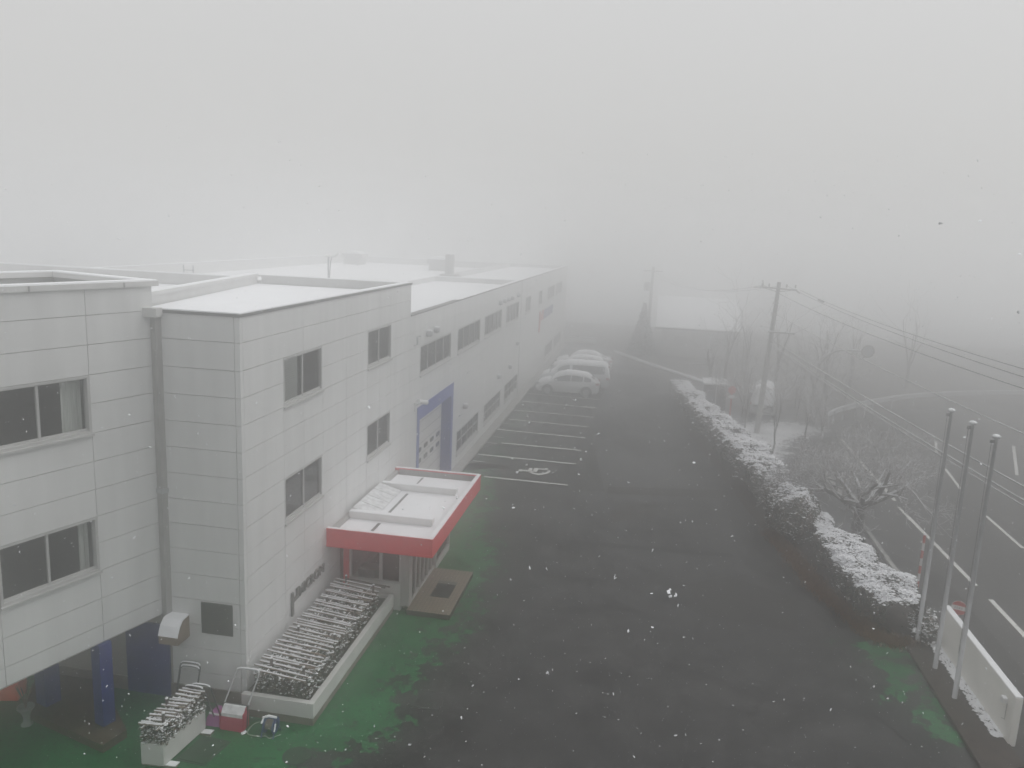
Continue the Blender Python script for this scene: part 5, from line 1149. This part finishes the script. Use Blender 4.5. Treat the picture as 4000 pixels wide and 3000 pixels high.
# ------------------------------------------------------------------ vehicles
def car(name, label, loc, rz, L_, W, prof, belt, glass, m, wheels=(0.19, 0.80), wr=0.31, snow=True, group='snowy cars in the parking bays', cat='car'):
    """prof: [(s, roof z)] along the length s = 0 (nose) .. 1 (tail); belt: [(s, z)]; glass: side window spans [(s0, s1)]"""
    t = thing(name, (0, 0, 0), label, cat, group)
    ps, pz = zip(*prof); bs, bz = zip(*belt); S_ = np.linspace(0, 1, 49)
    top = np.interp(S_, ps, pz); bel = np.minimum(np.interp(S_, bs, bz), top - 0.01)
    end = np.clip(np.minimum(S_, 1 - S_) / 0.06, 0, 1); wid = W / 2 * (0.80 + 0.20 * np.sqrt(end))
    cabin = np.clip((top - bel - 0.02) / 0.35, 0, 1); rw = wid * (0.93 - 0.20 * cabin); zb = 0.22 + 0.16 * (1 - np.sqrt(np.clip(np.minimum(S_, 1 - S_) / 0.05, 0, 1)))
    def ring(i): return [(wid[i] * 0.90, zb[i]), (wid[i], zb[i] + 0.14), (wid[i], 0.30 + (bel[i] - 0.30) * 0.6), (wid[i] * 0.985, bel[i]), (rw[i], top[i] - 0.07 * cabin[i] - 0.005), (rw[i] * 0.86, top[i]), (0, top[i] + 0.025)]
    X = (S_ - 0.5) * L_
    V, F = [], []; K = 13
    for i in range(len(S_)):
        rg = ring(i); full = [(y, z) for y, z in rg] + [(-y, z) for y, z in rg[-2::-1]]
        V += [(X[i], y, z) for y, z in full]
    for i in range(len(S_) - 1):
        for j in range(K - 1): F.append((i * K + j, i * K + j + 1, (i + 1) * K + j + 1, (i + 1) * K + j))
        F.append((i * K + K - 1, i * K, (i + 1) * K, (i + 1) * K + K - 1))
    F.append(tuple(range(K))); F.append(tuple((len(S_) - 1) * K + j for j in reversed(range(K))))
    body = MB().raw(V, F).build('body', m, t, smooth=False)
    bv = body.data; bv.shade_smooth()
    def sidept(s, f, sg, off=0.008):
        w, b_, tp, r_, c_ = (np.interp(s, S_, a) for a in (wid, bel, top, rw, cabin)); y0, z0, y1, z1 = w * 0.985, b_, r_, tp - 0.07 * c_ - 0.005
        return ((s - 0.5) * L_, sg * (y0 + (y1 - y0) * f + off), z0 + (z1 - z0) * f)
    for sg in (1, -1):
        for s0, s1 in glass:
            g = MB(); ss = np.linspace(s0, s1, 13)
            for a, b_ in zip(ss[:-1], ss[1:]): g.poly([sidept(a, 0.06, sg), sidept(b_, 0.06, sg), sidept(b_, 0.88, sg), sidept(a, 0.88, sg)])
            g.build('side_window', M['carglass'], t)
        for s in wheels:
            x, y = (s - 0.5) * L_, sg * W / 2
            arch = MB().tube([(x, y - sg * 0.2, wr + 0.02), (x, y + sg * 0.006, wr + 0.02)], wr + 0.07, 24).build('wheel_arch', M['tyre'], t)
            w_ = MB().tube([(x, y - sg * 0.18, wr), (x, y + sg * 0.016, wr)], wr, 24).build('wheel', M['tyre'], t)
            MB().tube([(x, y, wr), (x, y + sg * 0.022, wr)], wr * 0.66, 20).build('rim', M['rim'], w_)
        sm = glass[0][0] + 0.03; q = sidept(sm, 0.1, sg, 0.02); MB().obox((q[0] - 0.06, q[1] if sg > 0 else q[1] - 0.2, q[2] - 0.02), (0.12, 0, 0), (0, 0.2, 0), (0, 0, 0.15)).build('mirror', m, t, bevel=0.03)
        MB().obox((-(0.5 - 0.012) * L_, sg * W * 0.36 - 0.14, 0.60), (0.18, sg * 0.02, 0.03), (0, 0.28, 0), (0, 0, 0.13)).build('headlight', M['headlight'], t)
        MB().obox(((0.5 - 0.075) * L_, sg * W * 0.475 - 0.03, 0.82), (0.32, 0, 0), (0, 0.07, 0), (0, 0, 0.13)).build('taillight', M['taillight'], t)
    # windscreen and rear window from the steep parts of the profile
    ts = np.gradient(top, S_)
    for nm, sel in (('windscreen', (cabin > 0.12) & (S_ < 0.45) & (np.abs(ts) > 0.8)), ('rear_window', (cabin > 0.1) & (S_ > 0.8) & (np.abs(ts) > 0.9))):
        ix = np.where(sel)[0]
        if len(ix) > 1:
            g = MB()
            for i, j in zip(ix[:-1], ix[1:]): g.poly([(X[i], -rw[i] * 0.84, top[i] + 0.02), (X[i], rw[i] * 0.84, top[i] + 0.02), (X[j], rw[j] * 0.84, top[j] + 0.02), (X[j], -rw[j] * 0.84, top[j] + 0.02)])
            g.build(nm, M['carglass'], t)
    if snow:
        sn = MB()
        def lay(i0, i1, th):
            V, F = [], []; n = i1 - i0 + 1
            for i in range(i0, i1 + 1):
                f = min(1, (i - i0) / 2, (i1 - i) / 2); r_ = rw[i]
                cs2 = [(-r_ * 0.96, 0.0), (-r_ * 0.9, th * f), (-r_ * 0.4, th * f + 0.03), (0, th * f + 0.035), (r_ * 0.4, th * f + 0.03), (r_ * 0.9, th * f), (r_ * 0.96, 0.0)]
                V += [(X[i], y, top[i] + z - (0.05 * cabin[i] if abs(y) > r_ * 0.88 else 0)) for y, z in cs2]
            for i in range(n - 1):
                for j in range(6): F.append((i * 7 + j, i * 7 + j + 1, (i + 1) * 7 + j + 1, (i + 1) * 7 + j))
            sn.raw(V, F)
        ix = np.where(cabin > 0.9)[0]; lay(max(ix[0] - 5, 0), min(ix[-1] + 2, 48), 0.09); lay(1, max(ix[0] - 6, 4), 0.07)
        so = sn.build('roof_snow', M['snow'], t, smooth=True)
    # grille and bumper line
    MB().box(-L_ / 2 - 0.006, -L_ / 2 + 0.06, -W * 0.25, W * 0.25, 0.42, 0.52).build('grille', M['tyre'], t)
    MB().box(L_ / 2 - 0.05, L_ / 2 + 0.008, -0.2, 0.2, 0.66, 0.78).build('number_plate', M['white'], t)
    t.location = loc; t.rotation_euler = (0, 0, rz); ORG[t.name] = Vector(loc)
    return t
sleek = [(0, 0.62), (0.05, 0.76), (0.14, 0.90), (0.24, 1.0), (0.36, 1.34), (0.48, 1.47), (0.62, 1.47), (0.80, 1.38), (0.88, 1.26), (0.95, 1.02), (1, 0.80)]
sbelt = [(0, 0.60), (0.25, 0.92), (0.6, 0.96), (1, 1.02)]
van_p = [(0, 0.72), (0.04, 0.92), (0.12, 1.06), (0.19, 1.14), (0.30, 1.66), (0.38, 1.80), (0.6, 1.84), (0.9, 1.80), (0.955, 1.66), (0.985, 1.1), (1, 0.8)]
vbelt = [(0, 0.68), (0.2, 1.05), (0.6, 1.10), (1, 1.15)]
sedan = [(0, 0.60), (0.05, 0.74), (0.16, 0.90), (0.27, 0.98), (0.40, 1.36), (0.52, 1.46), (0.66, 1.43), (0.82, 1.20), (0.90, 1.06), (0.96, 1.0), (1, 0.74)]
car('parked_car', 'nearest white estate car in the bays with a layer of snow on its roof', (-5.0, 51.95, 0), R(2), 4.15, 1.66, sleek, sbelt, [(0.29, 0.545), (0.56, 0.74), (0.76, 0.87)], M['carwhite'])
car('parked_van', 'tall white minivan parked behind the nearest estate car', (-4.75, 54.3, 0), R(2), 4.75, 1.80, van_p, vbelt, [(0.25, 0.42), (0.46, 0.92)], M['carpearl'])
car('parked_car', 'snow covered silver hatchback third in the row of parked cars', (-4.85, 59.3, 0), R(2), 4.4, 1.68, sleek, sbelt, [(0.29, 0.545), (0.56, 0.82)], M['carpearl'])
car('parked_car', 'farthest snow covered car with an arched roof in the row', (-4.85, 62.0, 0), R(2), 4.5, 1.72, sedan, sbelt, [(0.31, 0.55), (0.57, 0.80)], M['carwhite'])
car('light_truck_van', 'pale van behind the saplings beside the utility pole', (7.3, 50.5, 0), R(-90 - 8), 3.4, 1.5, [(0, 0.9), (0.03, 1.05), (0.10, 1.5), (0.2, 1.82), (0.5, 1.86), (0.95, 1.84), (0.98, 1.5), (1, 0.8)], [(0, 0.8), (0.2, 1.05), (1, 1.1)], [(0.14, 0.36), (0.4, 0.9)], M['carwhite'], group=None, cat='van')
t = thing('end_fence', (-6.7, 76.8, 0), 'low white fence at the far end of the parking row', 'fence')
MB().box(-8.4, -5.0, 76.8, 76.86, 0.12, 0.5).build('panel', M['white'], t); MB().box(-8.5, -4.9, 76.77, 76.9, 0.62, 0.7).build('top_rail', M['white'], t)
for x in (-8.45, -7.3, -6.1, -5.0): MB().box(x, x + 0.09, 76.78, 76.88, 0, 0.62).build('post', M['white'], t)

# ------------------------------------------------------------------ shed and distant house
t = thing('dark_shed', (4.3, 50.8, 0), 'small dark shed behind the far hedge with a pale roof edge', 'shed')
MB().box(3.75, 5.0, 50.2, 52, 0, 1.62).build('wall', M['darkwood'], t); MB().prism([(3.6, 50.0, 1.62), (5.15, 50.0, 1.62), (5.15, 50.0, 1.70), (3.6, 50.0, 1.74)], (0, 2.2, 0)).build('roof', M['thinsnow'], t); MB().box(4.36, 4.43, 50.15, 50.2, 0, 1.62).build('corner_post', M['alu'], t); MB().box(4.5, 4.95, 50.16, 50.2, 0.1, 1.4).build('door', M['inner'], t)
t = thing('house', (4, 74, 0), 'distant house with a broad snow covered roof almost lost in fog', 'house')
MB().box(1.2, 7.4, 72.6, 80, 0, 2.7).build('wall', M['bluewhite'], t)
MB().prism([(0.6, 71.9, 2.5), (0.6, 76.3, 4.95), (0.6, 80.7, 2.5), (0.6, 80.7, 2.65), (0.6, 76.3, 5.12), (0.6, 71.9, 2.65)], (7.3, 0, 0)).build('roof', M['snow'], t)
for x in (2.2, 5.2): 
    w = MB().box(x, x + 1.3, 72.55, 72.6, 0.9, 2.0).build('window', M['alu'], t); MB().box(x + 0.08, x + 1.22, 72.53, 72.55, 0.98, 1.92).build('pane', M['greypipe'], w)
MB().box(0.5, 8.0, 71.85, 71.93, 2.5, 2.62).build('gutter', M['darkedge'], t)

# ------------------------------------------------------------------ falling snow: real flakes hanging in the air
def snowfall(n, seed):
    r = np.random.default_rng(seed)
    d = 3.6 + (30 - 3.6) * r.uniform(size=n) ** 0.75
    az = r.uniform(-0.75, 0.62, n); z = 10.4 - d * np.tan(r.uniform(-0.10, 0.72, n)); k = (z > 0.05) & ((d > 5) | (z < 9.6))
    pos = np.column_stack([-np.sin(-az) * d, np.cos(az) * d, z])[k]
    s = 0.0040 * np.exp(r.normal(size=len(pos)) * 0.4)
    base = np.array([(1, 0, 0), (0.3, 0.9, 0.1), (-0.8, 0.5, -0.1), (-0.9, -0.4, 0.1), (0.1, -1, 0), (0, 0, 0.6), (0, 0, -0.6)])
    FF = [(0, 1, 5), (1, 2, 5), (2, 3, 5), (3, 4, 5), (4, 0, 5), (1, 0, 6), (2, 1, 6), (3, 2, 6), (4, 3, 6), (0, 4, 6)]
    V, F = [], []
    for p, sz in zip(pos, s):
        A = r.normal(size=(3, 3)); q, _ = np.linalg.qr(A); st = np.array((1.0 + abs(r.normal()) * 0.5, 0.8, 0.7)); b = (base * r.uniform(0.6, 1.3, (7, 1)) * sz * st) @ q.T + p
        k = len(V); V += b.tolist(); F += [tuple(k + i for i in f) for f in FF]
    for p, sz in (((0.24, 4.6, 8.3), 0.026), ((-0.55, 5.4, 7.2), 0.014), ((1.0, 5.4, 6.6), 0.015), ((-0.1, 5.2, 8.1), 0.012), ((-0.9, 5.8, 8.6), 0.014)):   # a few clumps close by
        for _ in range(5):
            A = r.normal(size=(3, 3)); q, _ = np.linalg.qr(A); b = (base * r.uniform(0.6, 1.3, (7, 1)) * sz * 0.5) @ q.T + np.array(p) + r.normal(size=3) * sz * 0.55
            k = len(V); V += b.tolist(); F += [tuple(k + i for i in f) for f in FF]
    return V, F
V, F = snowfall(21000, 77)
tag(MB().raw(V, F).build('falling_snow', M['snow']), kind='stuff')

# ------------------------------------------------------------------ fog: one closed even box round everything
hz = MB().box(-340, 340, -340, 340, -1.0, 14.0).build('haze', M['snow'])
hz.data.materials.clear()
hm = bpy.data.materials.new('fog'); hm.use_nodes = True
t_ = hm.node_tree; t_.nodes.clear(); o_ = t_.nodes.new('ShaderNodeOutputMaterial'); pv = t_.nodes.new('ShaderNodeVolumePrincipled')
pv.inputs['Color'].default_value = (1.0, 1.0, 1.0, 1); pv.inputs['Density'].default_value = 0.0315; pv.inputs['Anisotropy'].default_value = 0.93
t_.links.new(pv.outputs[0], o_.inputs['Volume']); hz.data.materials.append(hm)
tag(hz, kind='stuff')
